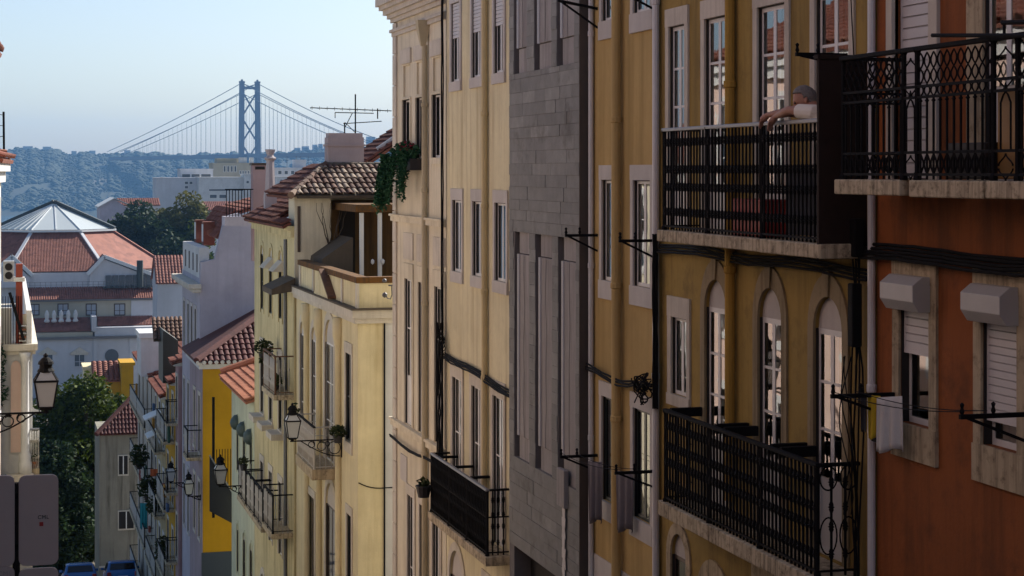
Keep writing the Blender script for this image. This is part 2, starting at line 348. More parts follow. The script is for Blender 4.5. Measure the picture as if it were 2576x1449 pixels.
# ---------------------------------------------------------------- building kit
class House:
    """A house whose street front lies on the plane x = X (dirn -1: front looks to -X)."""
    def __init__(s, name, label, X, Y0, Y1, z0, z1, mat, depth=7.0, reveal=0.2, cat='house', group=None):
        s.X, s.Y0, s.Y1, s.z0, s.z1, s.mat, s.depth, s.reveal = X, Y0, Y1, z0, z1, mat, depth, reveal
        s.root = empty(name, (X, (Y0 + Y1) / 2, z0), label, cat, group); s.ops = []
    def finish(s):
        m = MB(); X, D = s.X, s.depth
        ys = sorted({s.Y0, s.Y1, *[o[0] for o in s.ops], *[o[1] for o in s.ops]})
        zz = sorted({s.z0, s.z1, *[o[2] for o in s.ops], *[o[3] for o in s.ops]})
        for i in range(len(ys) - 1):
            for j in range(len(zz) - 1):
                yc, zc = (ys[i] + ys[i+1]) / 2, (zz[j] + zz[j+1]) / 2
                if any(o[0] < yc < o[1] and o[2] < zc < o[3] for o in s.ops): continue
                m.quad((X, ys[i], zz[j]), (X, ys[i], zz[j+1]), (X, ys[i+1], zz[j+1]), (X, ys[i+1], zz[j]))
        for a, b, c, d, rise in s.ops:
            x2 = X + s.reveal; d2 = d - rise
            m.quad((X, a, c), (x2, a, c), (x2, a, d2), (X, a, d2)); m.quad((X, b, c), (X, b, d2), (x2, b, d2), (x2, b, c))
            m.quad((X, a, c), (X, b, c), (x2, b, c), (x2, a, c))
            if rise <= 0: m.quad((X, a, d), (x2, a, d), (x2, b, d), (X, b, d))
            else:
                cy, hw = (a + b) / 2, (b - a) / 2; n = 12
                p = [(cy - hw * math.cos(math.pi * k / n), d2 + rise * math.sin(math.pi * k / n)) for k in range(n + 1)]
                for k in range(n):
                    (y0, q0), (y1, q1) = p[k], p[k+1]
                    m.quad((X, y0, q0), (X, y0, d), (X, y1, d), (X, y1, q1))
                    m.quad((X, y0, q0), (X, y1, q1), (x2, y1, q1), (x2, y0, q0))
        x0, x1 = X, X + D
        m.quad((x0, s.Y0, s.z0), (x1, s.Y0, s.z0), (x1, s.Y0, s.z1), (x0, s.Y0, s.z1))
        m.quad((x0, s.Y1, s.z0), (x0, s.Y1, s.z1), (x1, s.Y1, s.z1), (x1, s.Y1, s.z0))
        m.quad((x1, s.Y0, s.z0), (x1, s.Y1, s.z0), (x1, s.Y1, s.z1), (x1, s.Y0, s.z1))
        m.quad((x0, s.Y0, s.z1), (x1, s.Y0, s.z1), (x1, s.Y1, s.z1), (x0, s.Y1, s.z1))
        m.quad((x0, s.Y0, s.z0), (x0, s.Y1, s.z0), (x1, s.Y1, s.z0), (x1, s.Y0, s.z0))
        return m.build('wall', s.mat, s.root)
    def window(s, ya, yb, za, zb, cols=2, rows=3, fm=None, rec=0.032, sur=None, smat=None, rise=0.0, lunette=0.0,
               curtain=0.0, fw=0.045, name='window', key=False, panel=0.0, proud=0.025, blind=0.0, head=0.0):
        X = s.X; fm = fm or M['frame']; s.ops.append((ya, yb, za, zb, rise))
        x0, x1 = X + rec, X + rec + 0.05
        f = MB(); zt = zb - max(rise, lunette)
        if head: zt -= head
        f.box(x0, x1, ya, ya + fw, za, zt); f.box(x0, x1, yb - fw, yb, za, zt)
        f.box(x0, x1, ya + fw, yb - fw, zt - fw, zt); f.box(x0, x1, ya + fw, yb - fw, za, za + fw)
        zl = za + fw
        if panel:
            f.box(x0 + 0.012, x1, ya + fw, yb - fw, za + fw, za + panel); zl = za + panel
        cw = (yb - ya - 2 * fw) / cols; mw = 0.07 if cols == 2 else 0.035
        for k in range(1, cols):
            y = ya + fw + k * cw; f.box(x0 - 0.003, x1, y - mw / 2, y + mw / 2, zl, zt - fw)
        rh = (zt - fw - zl) / rows
        for k in range(1, rows):
            z = zl + k * rh
            for c in range(cols):
                f.box(x0 - 0.001, x1 - 0.004, ya + fw + c * cw + (mw / 2 if c else 0), ya + fw + (c + 1) * cw - (mw / 2 if c < cols - 1 else 0), z - 0.014, z + 0.014)
        w = f.build(name, fm, s.root)
        for c in range(cols):
            for k in range(rows):
                p = MB(); a0, a1, b0, b1 = ya + fw + c * cw, ya + fw + (c + 1) * cw, zl + k * rh, zl + (k + 1) * rh; p.quad((x0 + 0.004, a0, b0), (x0 + 0.004, a0, b1), (x0 + 0.004, a1, b1), (x0 + 0.004, a1, b0))
                p.build('pane', M['glass'], w)
        if rise or lunette or head:
            q = MB(); n = 12; cy, hw = (ya + yb) / 2, (yb - ya) / 2; zsp = zb - rise
            if rise: poly = [(x0 + 0.004, cy - hw * math.cos(math.pi * k / n), zsp + rise * math.sin(math.pi * k / n)) for k in range(n + 1)] + [(x0 + 0.004, yb, zt), (x0 + 0.004, ya, zt)]
            else: poly = [(x0 + 0.004, ya, zb), (x0 + 0.004, yb, zb), (x0 + 0.004, yb, zt), (x0 + 0.004, ya, zt)]
            if abs(poly[n if rise else 0][2] - zt) < 1e-6 and rise: poly = poly[:n+1]
            q.prism(poly, (0.04, 0, 0)); q.build('fanlight_panel' if rise else 'head_panel', M['palestone'] if rise else M['joint'], w)
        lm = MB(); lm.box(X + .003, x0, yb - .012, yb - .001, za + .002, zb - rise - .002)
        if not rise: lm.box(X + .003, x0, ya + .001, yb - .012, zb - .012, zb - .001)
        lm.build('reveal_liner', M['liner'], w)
        if blind:
            q = MB(); n = max(3, int(blind / 0.06))
            for k in range(n):
                q.box(x0 - 0.02, x0 - 0.006, ya + 0.01, yb - 0.01, zt - blind + k * blind / n + 0.004, zt - blind + (k + 1) * blind / n - 0.004)
            q.build('roller_blind', M['shutter'], w)
        if sur:
            l, r, t, b = sur; g = MB(); smat = smat or M['stone']; xa, xb = X - proud, X
            if rise:
                n = 14; cy, hw = (ya + yb) / 2, (yb - ya) / 2; zsp = zb - rise
                inn = [(ya, za - b)] + [(cy - hw * math.cos(math.pi*k/n), zsp + rise * math.sin(math.pi*k/n)) for k in range(n+1)] + [(yb, za - b)]
                oo = [(ya - l, za - b)] + [(cy - (hw + l) * math.cos(math.pi*k/n), zsp + (rise + t) * math.sin(math.pi*k/n)) for k in range(n+1)] + [(yb + l, za - b)]
                for k in range(len(inn) - 1):
                    g.hexa([(xa, *oo[k]), (xa, *inn[k]), (xb, *inn[k]), (xb, *oo[k])], [(xa, *oo[k+1]), (xa, *inn[k+1]), (xb, *inn[k+1]), (xb, *oo[k+1])])
                if key: g.hexa([(xa-.02, cy-.045, zb), (xa-.02, cy+.045, zb), (xb, cy+.045, zb), (xb, cy-.045, zb)], [(xa-.02, cy-.075, zb+t+.03), (xa-.02, cy+.075, zb+t+.03), (xb, cy+.075, zb+t+.03), (xb, cy-.075, zb+t+.03)])
            else:
                g.box(xa, xb, ya - r, ya, za, zb); g.box(xa, xb, yb, yb + l, za, zb)
                g.box(xa - 0.004, xb, ya - r - .002, yb + l + .002, zb, zb + t)
                if b: g.box(xa - 0.012, xb, ya - r - .004, yb + l + .004, za - b, za)
            g.build('surround', smat, w)
        if curtain:
            q = MB(); xc = x1 + 0.06; n = 14; wv = yb - ya
            side = [(ya + .02, ya + wv * .5)] if curtain < 0 else [(ya + .02, yb - .02)]
            for a, b in side:
                ps = [(xc + 0.02 * math.sin(k * 2.1), a + (b - a) * k / n) for k in range(n + 1)]
                for k in range(n):
                    q.quad((ps[k][0], ps[k][1], za + .02), (ps[k+1][0], ps[k+1][1], za + .02), (ps[k+1][0], ps[k+1][1], zt - .02), (ps[k][0], ps[k][1], zt - .02))
            q.build('curtain', M['curtain'], w)
        return w
def spool(h, marks, r=0.011, wide=0.034, n=5, halfh=0.05):
    """Cast-iron baluster: a thin round bar with swollen collars at the given relative heights."""
    prof = [(r, 0.0)]
    for k in marks:
        z = k * h; prof += [(r, z - halfh), (wide * .75, z - halfh * .45), (r * 1.5, z - halfh * .2), (wide, z), (r * 1.5, z + halfh * .2), (wide * .75, z + halfh * .45), (r, z + halfh)]
    prof.append((r, h))
    return MB().lathe(prof, (0, 0, 0), n).mesh('baluster', smooth=True)
def lattice_baluster(h, w=0.1):
    """Wrought baluster: ogival loops above and below, two plain rails' width of straight bar between."""
    m = MB()
    def loop(z0, z1):
        n = 8
        for sgn in (-1, 1):
            m.tube([(0, sgn * w * 0.46 * math.sin(math.pi * k / n), z0 + (z1 - z0) * k / n) for k in range(n + 1)], 0.0085, 4)
    loop(0.04 * h, 0.20 * h); loop(0.745 * h, 0.86 * h); loop(0.86 * h, 0.985 * h); loop(0.645 * h, 0.74 * h)
    m.tube([(0, 0, 0.0), (0, 0, 0.645 * h)], 0.0105, 5)
    m.lathe([(0.01, 0), (0.022, 0.012), (0.01, 0.024)], (0, 0, 0.20 * h), 5); m.lathe([(0.01, 0), (0.02, 0.012), (0.01, 0.024)], (0, 0, 0.6 * h), 5)
    return m.mesh('baluster')
def balcony(root, Xw, Xf, Y0, Y1, zf, zt, posts, bmesh_, step, slabs=None, st=0.13, mat=None, smat=None, topmat=None,
            ends=(True, True), rails=(0.06,), name='balcony', endcount=3, skip=()):
    """Stone slab(s) on the wall with an iron railing along x = Xf and returns to the wall at Xw."""
    mat = mat or M['iron']; s = MB(); ov = 0.05
    for a, b in (slabs or [(Y0 - ov, Y1 + ov)]):
        s.box(Xf - ov - rnd.uniform(0, .015), Xw + 0.02, a, b, zf - st - rnd.uniform(0, .012), zf)
    o = s.build(name, smat or M['slabstone'], root, bevel=0.012); base = org_of(o)
    t = MB(); t.box(Xf - 0.03, Xf + 0.03, Y0 - 0.03, Y1 + 0.03, zt - 0.022, zt + 0.016)
    t.build('handrail', topmat or mat, o, bevel=0.008)
    for yy, on in ((Y0, ends[0]), (Y1, ends[1])):
        if on: MB().box(Xf + 0.031, Xw, yy - 0.022, yy + 0.022, zt - 0.02, zt + 0.012).build('end_handrail', mat, o)
    for rz in rails:
        MB().box(Xf - 0.012, Xf + 0.012, Y0, Y1, zf + rz - 0.011, zf + rz + 0.011).build('rail', mat, o)
        for yy, on in ((Y0, ends[0]), (Y1, ends[1])):
            if on: MB().box(Xf + 0.013, Xw, yy - 0.01, yy + 0.01, zf + rz - 0.01, zf + rz + 0.01).build('rail', mat, o)
    for y in posts:
        MB().lathe([(0.036, 0), (0.036, .03), (0.024, .05), (0.024, zt - zf - .04), (0.034, zt - zf - .02), (0.034, zt - zf)], (Xf, y, zf), 6).build('post', mat, o)
    ys = []; pp = sorted(posts)
    for a, b in zip(pp[:-1], pp[1:]):
        n = max(1, round((b - a) / step))
        ys += [a + (b - a) * (k + .5) / n for k in range(n)]
    for y in ys:
        if any(p < y < q for p, q in skip): continue
        link('baluster', bmesh_, mat, o, Vector((Xf, y, zf + 0.005)) - base)
    for yy, on in ((Y0, ends[0]), (Y1, ends[1])):
        if on:
            for k in range(endcount):
                link('baluster', bmesh_, mat, o, Vector((Xf + (Xw - Xf) * (k + 1) / (endcount + 1), yy, zf + 0.005)) - base, (0, 0, R(90)))
    return o
TILE = None
def tile_mesh(w, l):
    n = 6; vs = []; fs = []; t = 0.14 * w
    for j, (zz, sc) in enumerate(((0.0, 1.0), (l, 0.82))):
        for lay in (0, 1):
            rr = w * 0.5 * sc - lay * t
            for k in range(n + 1):
                a = math.pi * k / n; vs.append((-rr * math.cos(a), zz, rr * 0.72 * math.sin(a) + (0.035 if j == 0 else 0.0)))
    a = n + 1
    for k in range(n):
        fs.append((k, k+1, 2*a+k+1, 2*a+k)); fs.append((a+k+1, a+k, 3*a+k, 3*a+k+1)); fs.append((k+1, k, a+k, a+k+1))
    return vs, fs
def tile_roof(parent, P, A, B, na, nb, mat, under, individual=False, keep=None, jit=0.02, name='roof', w_over=1.0):
    """Barrel tiles over the parallelogram P, A (along the eave), B (up the slope)."""
    P, A, B = Vector(P), Vector(A), Vector(B); Nn = A.cross(B).normalized()
    if Nn.z < 0: Nn = -Nn
    w, l = A.length / na, B.length / nb
    ax, bx = A.normalized(), B.normalized(); ax = bx.cross(Nn).normalized()
    if ax.dot(A) < 0: flip = True
    else: flip = False
    u = MB(); th = Nn * -0.08
    if keep is None: u.hexa([P+th, P+A+th, P+A+B+th, P+B+th], [P, P+A, P+A+B, P+B])
    else:
        for k in range(na):
            js = [j for j in range(nb) if keep((k+.5)/na, (j+.5)/nb)]
            if not js: continue
            a0, a1 = P + A * (k/na), P + A * ((k+1)/na); b0, b1 = B * (min(js)/nb), B * ((max(js)+1)/nb)
            u.hexa([a0+b0+th, a1+b0+th, a1+b1+th, a0+b1+th], [a0+b0, a1+b0, a1+b1, a0+b1])
    ro = u.build(name, under, parent); base = org_of(ro)
    tv, tf = tile_mesh(w * 0.92 * w_over, l * 1.22)
    mt = Matrix((ax, bx, Nn)).transposed()
    cells = [(i, j) for i in range(na) for j in range(nb) if keep is None or keep((i+.5)/na, (j+.5)/nb)]
    if individual:
        tm = MB().add(tv, tf).mesh('tile', smooth=False); rot = mt.to_euler()
        for i, j in cells:
            c = P + A * ((i + .5) / na) + B * (j / nb) + Nn * 0.012 - base
            r2 = rot.copy(); r2.rotate_axis('Z', rnd.uniform(-jit, jit) * 2)
            link('tile', tm, mat, ro, c + Vector((rnd.uniform(-1, 1) * jit, rnd.uniform(-1, 1) * jit, rnd.uniform(0, 1) * jit)), r2)
    else:
        g = MB()
        for i, j in cells:
            c = P + A * ((i + .5) / na) + B * (j / nb) + Nn * (0.012 + rnd.uniform(0, jit * .6))
            g.add([c + mt @ Vector(v) for v in tv], tf)
        tg = g.build('tiles', mat, ro); tg['kind'] = 'stuff'
    return ro
def pipe(name, X, Y, za, zb, r, mat, label, cat='drainpipe', collars=(), parent=None, foot=0.0):
    m = MB(); m.tube([(X, Y, za), (X, Y, zb)], r, 10)
    for z in collars: m.lathe([(r * 1.01, 0), (r * 1.25, 0.01), (r * 1.25, 0.07), (r * 1.01, 0.08)], (X, Y, z), 10)
    if parent is not None: return m.build(name, mat, parent, smooth=False)
    return single(name, m, mat, label, cat, loc=(X, Y, za))
def rack(X, Y, z, L, label, brace=0.22, slope=0.0, pegs=2):
    """Iron clothes-line bracket sticking out of the wall."""
    r = empty('clothes_line_bracket', (X, Y, z), label, 'bracket', 'iron clothes-line brackets on the fronts')
    m = MB(); m.bar((X + .02, Y, z), (X - L, Y, z + slope), 0.035); m.build('arm', M['iron'], r)
    MB().bar((X + .02, Y, z - brace), (X - L * .9, Y, z - .01 + slope * .9), 0.024).build('brace', M['iron'], r)
    for k in range(pegs):
        x = X - L * (0.97 - 0.42 * k)
        MB().lathe([(.012, 0), (.022, .02), (.012, .05), (.02, .075), (.004, .09)], (x, Y, z + .018 + slope), 6).build('peg', M['iron'], r)
    return r
def cloth(name, pts_top, drop, mat, label, cat='laundry', folds=5, amp=0.02, taper=1.0, n=24, rows=8):
    a, b = Vector(pts_top[0]), Vector(pts_top[1]); d = (b - a); nn = Vector((-d.y, d.x, 0)).normalized()
    m = MB(); vs = []
    for j in range(rows + 1):
        v = j / rows
        for i in range(n + 1):
            u = i / n; uu = 0.5 + (u - .5) * (1 + (taper - 1) * v)
            p = a + d * uu - Vector((0, 0, drop * v * (1 + 0.04 * math.sin(u * 7))))
            p += nn * (amp * (0.3 + v) * math.sin(u * math.pi * folds + 0.6 * v))
            vs.append(p)
    fs = [(j*(n+1)+i, j*(n+1)+i+1, (j+1)*(n+1)+i+1, (j+1)*(n+1)+i) for j in range(rows) for i in range(n)]
    m.add(vs, fs)
    o = single(name, m, mat, label, cat, loc=a, smooth=True)
    s = o.modifiers.new('thick', 'SOLIDIFY'); s.thickness = 0.006
    return o
def lantern(P, Xw, s, label, arm_z=None, rz=0.0, scroll=True, post=None):
    """Iron street lantern at P (bottom centre of the lantern) on a scrolled arm back to the wall at Xw."""
    P = Vector(P); g = empty('street_lantern', (Xw, P.y, P.z), label, 'street lamp', 'wall lanterns along the street')
    I = M['iron']; b, t, h = 0.125 * s, 0.2 * s, 0.47 * s
    fr = MB(); c4 = [(-1, -1), (1, -1), (1, 1), (-1, 1)]
    for i, (x, y) in enumerate(c4):
        fr.bar(P + Vector((x*b, y*b, 0)), P + Vector((x*t, y*t, h)), 0.02 * s)
        fr.bar(P + Vector((x*t, y*t, h)), P + Vector((x*t*.55, y*t*.55, h + .16*s)), 0.02 * s)
        x2, y2 = c4[(i + 1) % 4]
        fr.bar(P + Vector((x*b, y*b, 0)), P + Vector((x2*b, y2*b, 0)), 0.025 * s)
        fr.bar(P + Vector((x*t, y*t, h)), P + Vector((x2*t, y2*t, h)), 0.035 * s)
    fr.lathe([(.14*s, -.05*s), (.15*s, -.02*s), (.17*s, .0)], P, 4, R(45)); fr.lathe([(.02*s, -.12*s), (.045*s, -.08*s), (.03*s, -.05*s)], P, 8)
    fr.build('lantern_frame', I, g)
    for i in range(4):
        (x, y), (x2, y2) = c4[i], c4[(i + 1) % 4]; e = 0.97
        MB().quad(P + Vector((x*b*e, y*b*e, .01)), P + Vector((x2*b*e, y2*b*e, .01)), P + Vector((x2*t*e, y2*t*e, h)), P + Vector((x*t*e, y*t*e, h))).build('pane', M['milk'], g)
        MB().quad(P + Vector((x*t*e, y*t*e, h)), P + Vector((x2*t*e, y2*t*e, h)), P + Vector((x2*t*.54, y2*t*.54, h + .16*s)), P + Vector((x*t*.54, y*t*.54, h + .16*s))).build('top_pane', M['milk'], g)
    z = h + .15 * s
    MB().lathe([(.14*s, z), (.155*s, z + .02*s), (.115*s, z + .07*s), (.11*s, z + .13*s), (.14*s, z + .14*s), (.125*s, z + .19*s), (.07*s, z + .25*s), (.03*s, z + .27*s), (.045*s, z + .30*s), (.008*s, z + .34*s)], P, 10).build('crown', I, g)
    L = Xw - P.x; sg = 1 if L > 0 else -1; az = P.z - 0.1 * s
    a = MB(); a.bar((P.x - sg * .05, P.y, az), (Xw, P.y, az), 0.035 * s); a.build('arm', I, g)
    if scroll:
        q = MB(); L = abs(L)
        def ring(cx, cz, r, turns=1.0, st=0.0):
            n = 16; q.tube([(Xw - sg * (cx + r * (1 - .25 * k / n) * math.cos(st + 2 * math.pi * turns * k / n)), P.y, az + cz + r * (1 - .25 * k / n) * math.sin(st + 2 * math.pi * turns * k / n)) for k in range(n + 1)], 0.012 * s, 4)
        ring(.16 * L, -.17 * L, .14 * L); ring(.42 * L, -.12 * L, .10 * L, 1.2, 1.0); ring(.62 * L, -.08 * L, .07 * L, 1.2, 2.0); ring(.3 * L, -.08 * L, .05 * L)
        n = 12; q.tube([(Xw - sg * (.04 * L + .8 * L * k / n), P.y, az - .33 * L * math.cos(math.pi / 2 * k / n)) for k in range(n + 1)], 0.014 * s, 4)
        q.bar((Xw - sg * .02, P.y, az + .05), (Xw - sg * .02, P.y, az - .36 * L), 0.03 * s)
        q.build('scrollwork', I, g)
    return g
def leaves(m, c, rad, n, size, rg=rnd, flatz=1.0, shell=0.0):
    for _ in range(n):
        while True:
            p = Vector((rg.uniform(-1, 1), rg.uniform(-1, 1), rg.uniform(-1, 1)))
            if shell <= p.length <= 1: break
        q = Vector((c[0] + p.x * rad[0], c[1] + p.y * rad[1], c[2] + p.z * rad[2]))
        a = Vector((rg.gauss(0, 1), rg.gauss(0, 1), rg.gauss(0, .7))).normalized()
        b = a.cross(Vector((rg.gauss(0, 1), rg.gauss(0, 1), rg.gauss(0, 1)))).normalized()
        s = size * rg.uniform(.6, 1.35)
        m.add([q - a * s, q + b * s * .45, q + a * s, q - b * s * .45], [(0, 1, 2, 3)])
    return m
def strand(m, p0, length, lean, size, rg=rnd, dens=26):
    p = Vector(p0)
    n = int(length * dens)
    for k in range(n):
        p = p + Vector((lean[0] * length / n + rg.uniform(-.008, .008), lean[1] * length / n + rg.uniform(-.008, .008), -length / n))
        leaves(m, p, (size * .8, size * .8, size * .6), 3, size, rg)
def pot_plant(P, label, r=0.12, n=120, lm=None, spread=(.2, .2, .16), size=.05, pm=None, name='potted_plant', hang=0, group='pot plants on the fronts'):
    g = empty(name, P, label, 'plant', group)
    MB().lathe([(r * .7, 0), (r, r * 1.3), (r * 1.08, r * 1.32), (r * 1.08, r * 1.5), (r * .9, r * 1.5)], P, 10).build('pot', pm or M['pot'], g)
    m = MB(); leaves(m, Vector(P) + Vector((0, 0, r * 1.5 + spread[2] * .6)), spread, n, size)
    for k in range(hang): strand(m, Vector(P) + Vector((rnd.uniform(-r, r), rnd.uniform(-r, r), r * 1.5)), rnd.uniform(.2, .45), (-.1, rnd.uniform(-.1, .1)), size)
    m.build('foliage', lm or M['plant'], g)
    return g
def tree(base, top, rad, label, lm, nleaf, size, clumps=22, seed=1, lean=(0, 0), group=None, zlow=0.25, mats2=None):
    rg = random.Random(seed); base = Vector(base); H = top - base.z
    g = empty('broadleaf_tree', base, label, 'tree', group)
    t = MB(); cpts = []
    t.tube([base + Vector((lean[0] * k / 5, lean[1] * k / 5, H * .55 * k / 5)) + Vector((rg.uniform(-.1, .1), rg.uniform(-.1, .1), 0)) * k for k in range(6)], [H * .028 * (1 - .12 * k) for k in range(6)], 8)
    for k in range(clumps):
        while True:
            p = Vector((rg.uniform(-1, 1), rg.uniform(-1, 1), rg.uniform(-1, 1)))
            if .35 < p.length < 1: break
        zc = base.z + H * (zlow + (1 - zlow) * (.5 + .5 * p.z * .86)); wz = 1.0 - .25 * max(0, p.z) ** 2
        c = Vector((base.x + lean[0] + p.x * rad * .8 * wz, base.y + lean[1] + p.y * rad * .8 * wz, zc)); cpts.append(c)
        if k % 2 == 0:
            s0 = base + Vector((lean[0] * .7, lean[1] * .7, H * rg.uniform(.3, .5)))
            t.tube([s0, s0.lerp(c, .5) + Vector((0, 0, -.03 * H)), c], [H * .012, H * .008, H * .003], 5)
    t.build('trunk', M['trunk'], g)
    m = MB(); per = nleaf // clumps; m2 = MB()
    for i, c in enumerate(cpts):
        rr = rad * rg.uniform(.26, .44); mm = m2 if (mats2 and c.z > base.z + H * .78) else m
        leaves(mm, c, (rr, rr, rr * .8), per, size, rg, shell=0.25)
    m.build('crown', lm, g)
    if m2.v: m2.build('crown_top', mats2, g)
    return g

# ---------------------------------------------------------------- ground, street, river, far hills
FW = Vector((math.sin(TH), math.cos(TH), 0)); RT = Vector((math.cos(TH), -math.sin(TH), 0))
def cpos(d, px, z): return FW * d + RT * ((px - CXP) / FPX * d) + Vector((0, 0, z))
def gz(Y):
    if Y < -5: return zs(-5) - 0.02
    if Y < 130: return zs(Y) - 0.02
    if Y < 300: return zs(130) - 0.02 + (-38 - zs(130)) * (Y - 130) / 170
    if Y < 620: return -38 - 2 * (Y - 300) / 320
    if Y < 720: return -40 - 42 * (Y - 620) / 100
    return -82
m = MB(); ysg = [-3000, -600, -100, -5, 20, 50, 80, 110, 130, 170, 210, 250, 300, 400, 500, 620, 660, 720, 1200, 2500, 5000, 6000]
xg = [-6000, -3000, -900, -300, -80, -10, 20, 80, 300, 900, 3000, 6000]
m.add([(x, y, gz(y)) for y in ysg for x in xg], [(j*len(xg)+i, j*len(xg)+i+1, (j+1)*len(xg)+i+1, (j+1)*len(xg)+i) for j in range(len(ysg)-1) for i in range(len(xg)-1)])
tag(m.build('ground', plaster('earth', (0.16, 0.14, 0.11), 0.5, scale=0.2)), kind='structure')
def street_mat():
    mt, n, b = nodes('basalt_setts'); p = posn(n, (1, 1, 1))
    v = N(n, 'ShaderNodeTexVoronoi', feature='DISTANCE_TO_EDGE'); v.inputs['Scale'].default_value = 9; n.links.new(p, v.inputs['Vector'])
    e = ramp(n, v.outputs['Distance'], 0.02, 0.10); f = noise(n, p, 3, 5)
    c = mixc(n, e, (0.02, 0.018, 0.016), mixc(n, f, (0.05, 0.05, 0.052), (0.10, 0.095, 0.09)))
    n.links.new(c, b.inputs['Base Color']); b.inputs['Roughness'].default_value = 0.6; bump(n, b, e, 0.6, 0.02)
    return mt
sm = street_mat(); m = MB(); ys_ = list(range(-20, 131, 5)) ; XL = lambda y: -1.95 + 0.045 * y
m.add([p for y in ys_ for p in ((XL(y) + .9, y, zs(max(y, -5))), (6.7, y, zs(max(y, -5))))], [(2*i, 2*i+1, 2*i+3, 2*i+2) for i in range(len(ys_)-1)])
tag(m.build('street', sm), kind='structure')
pv = flat('limestone_pavement', (0.28, 0.26, 0.23), 0.7, var=0.3, scale=25)
m = MB()
for i in range(len(ys_)-1):
    a, b = ys_[i], ys_[i+1]; za, zb_ = zs(max(a, -5)), zs(max(b, -5))
    m.hexa([(6.7, a, za-.1), (7.75, a, za-.1), (7.75, b, zb_-.1), (6.7, b, zb_-.1)], [(6.7, a, za+.12), (7.75, a, za+.12), (7.75, b, zb_+.12), (6.7, b, zb_+.12)])
tag(m.build('pavement_right', pv), kind='structure')
m = MB()
for i in range(len(ys_)-1):
    a, b = ys_[i], ys_[i+1]; za, zb_ = zs(max(a, -5)), zs(max(b, -5))
    m.hexa([(XL(a)-.1, a, za-.1), (XL(a)+.9, a, za-.1), (XL(b)+.9, b, zb_-.1), (XL(b)-.1, b, zb_-.1)], [(XL(a)-.1, a, za+.12), (XL(a)+.9, a, za+.12), (XL(b)+.9, b, zb_+.12), (XL(b)-.1, b, zb_+.12)])
tag(m.build('pavement_left', pv), kind='structure')
wm, n_, b_ = nodes('river_water'); b_.inputs['Base Color'].default_value = (0.03, 0.06, 0.08, 1); b_.inputs['Roughness'].default_value = 0.15
bump(n_, b_, noise(n_, posn(n_), 0.15, 4), 0.3, 0.5)
m = MB(); m.quad((-5900, 690, -75), (5900, 690, -75), (5900, 4900, -75), (-5900, 4900, -75)); tag(m.build('river', wm), kind='structure')

RIDGE = [(-2500, 360), (-600, 366), (0, 371), (60, 367), (140, 371), (165, 380), (290, 380), (340, 377), (440, 384), (560, 378), (680, 380), (740, 374), (800, 368), (930, 362), (1300, 350), (3500, 350)]
def ridge(px):
    for (a, ya), (b, yb) in zip(RIDGE[:-1], RIDGE[1:]):
        if a <= px <= b: return ya + (yb - ya) * (px - a) / (b - a)
    return 365
from mathutils import noise as mnoise
def hillz(d, px):
    zr = (HZP - ridge(px)) * 3900 / FPX - 7
    t = max(0.0, min(1.0, (d - 3130) / 770)); k = t ** 0.72
    nz = 9 * mnoise.noise(Vector((px * .012, d * .006, 3.1))) + 4 * mnoise.noise(Vector((px * .05, d * .02, 1.1)))
    z = -79 + (zr + 79) * k + nz * (t * (1 - t) * 3)
    if d > 3900: z -= (d - 3900) * .03
    return z
pxs = [-2500 + i * 40 for i in range(60)] + [-100 + i * 12 for i in range(110)] + [1220 + i * 60 for i in range(40)]
ds = [3120 + i * 40 for i in range(20)] + [3920, 4100, 4600, 5400]
m = MB(); m.add([cpos(d, p, hillz(d, p)) for d in ds for p in pxs], [(j*len(pxs)+i, j*len(pxs)+i+1, (j+1)*len(pxs)+i+1, (j+1)*len(pxs)+i) for j in range(len(ds)-1) for i in range(len(pxs)-1)])
hm, n_, b_ = nodes('hill_scrub'); p_ = posn(n_, (.012, .012, .05))
c_ = mixc(n_, ramp(n_, noise(n_, p_, 1.6, 8, .65), .42, .62), (0.016, 0.025, 0.013), (0.028, 0.033, 0.02))
c_ = mixc(n_, ramp(n_, noise(n_, posn(n_, (.01, .01, .03)), 0.8, 6, .6), .58, .66), c_, (0.055, 0.05, 0.038))
n_.links.new(c_, b_.inputs['Base Color']); b_.inputs['Roughness'].default_value = 0.95
tag(m.build('far_hill', hm, smooth=True), kind='structure')
rg = random.Random(11); m = MB()
for k in range(13000):
    rim = k < 1100; px = rg.uniform(-120, 1000); d = 3900 - abs(rg.gauss(0, 1)) * 90 if rim else rg.uniform(3160, 3890)
    if not rim and mnoise.noise(Vector((px * .02, d * .008, 7.7))) < -.42: continue
    s = rg.uniform(2.2, 5.0) * (1.25 if mnoise.noise(Vector((px * .04, 0, 2.2))) > .1 else .7)
    m.blob(cpos(d, px, hillz(d, px) + s * .3), s, 2 if rim else 1, .22, (1.3, 1.1, .85), rg)
single('hill_woodland', m, flat('hill_trees', (0.022, 0.032, 0.016), 0.95, var=.4, scale=.03), 'dark scrub and trees covering the blue far hill across the river', 'woodland', kind='stuff', smooth=True)
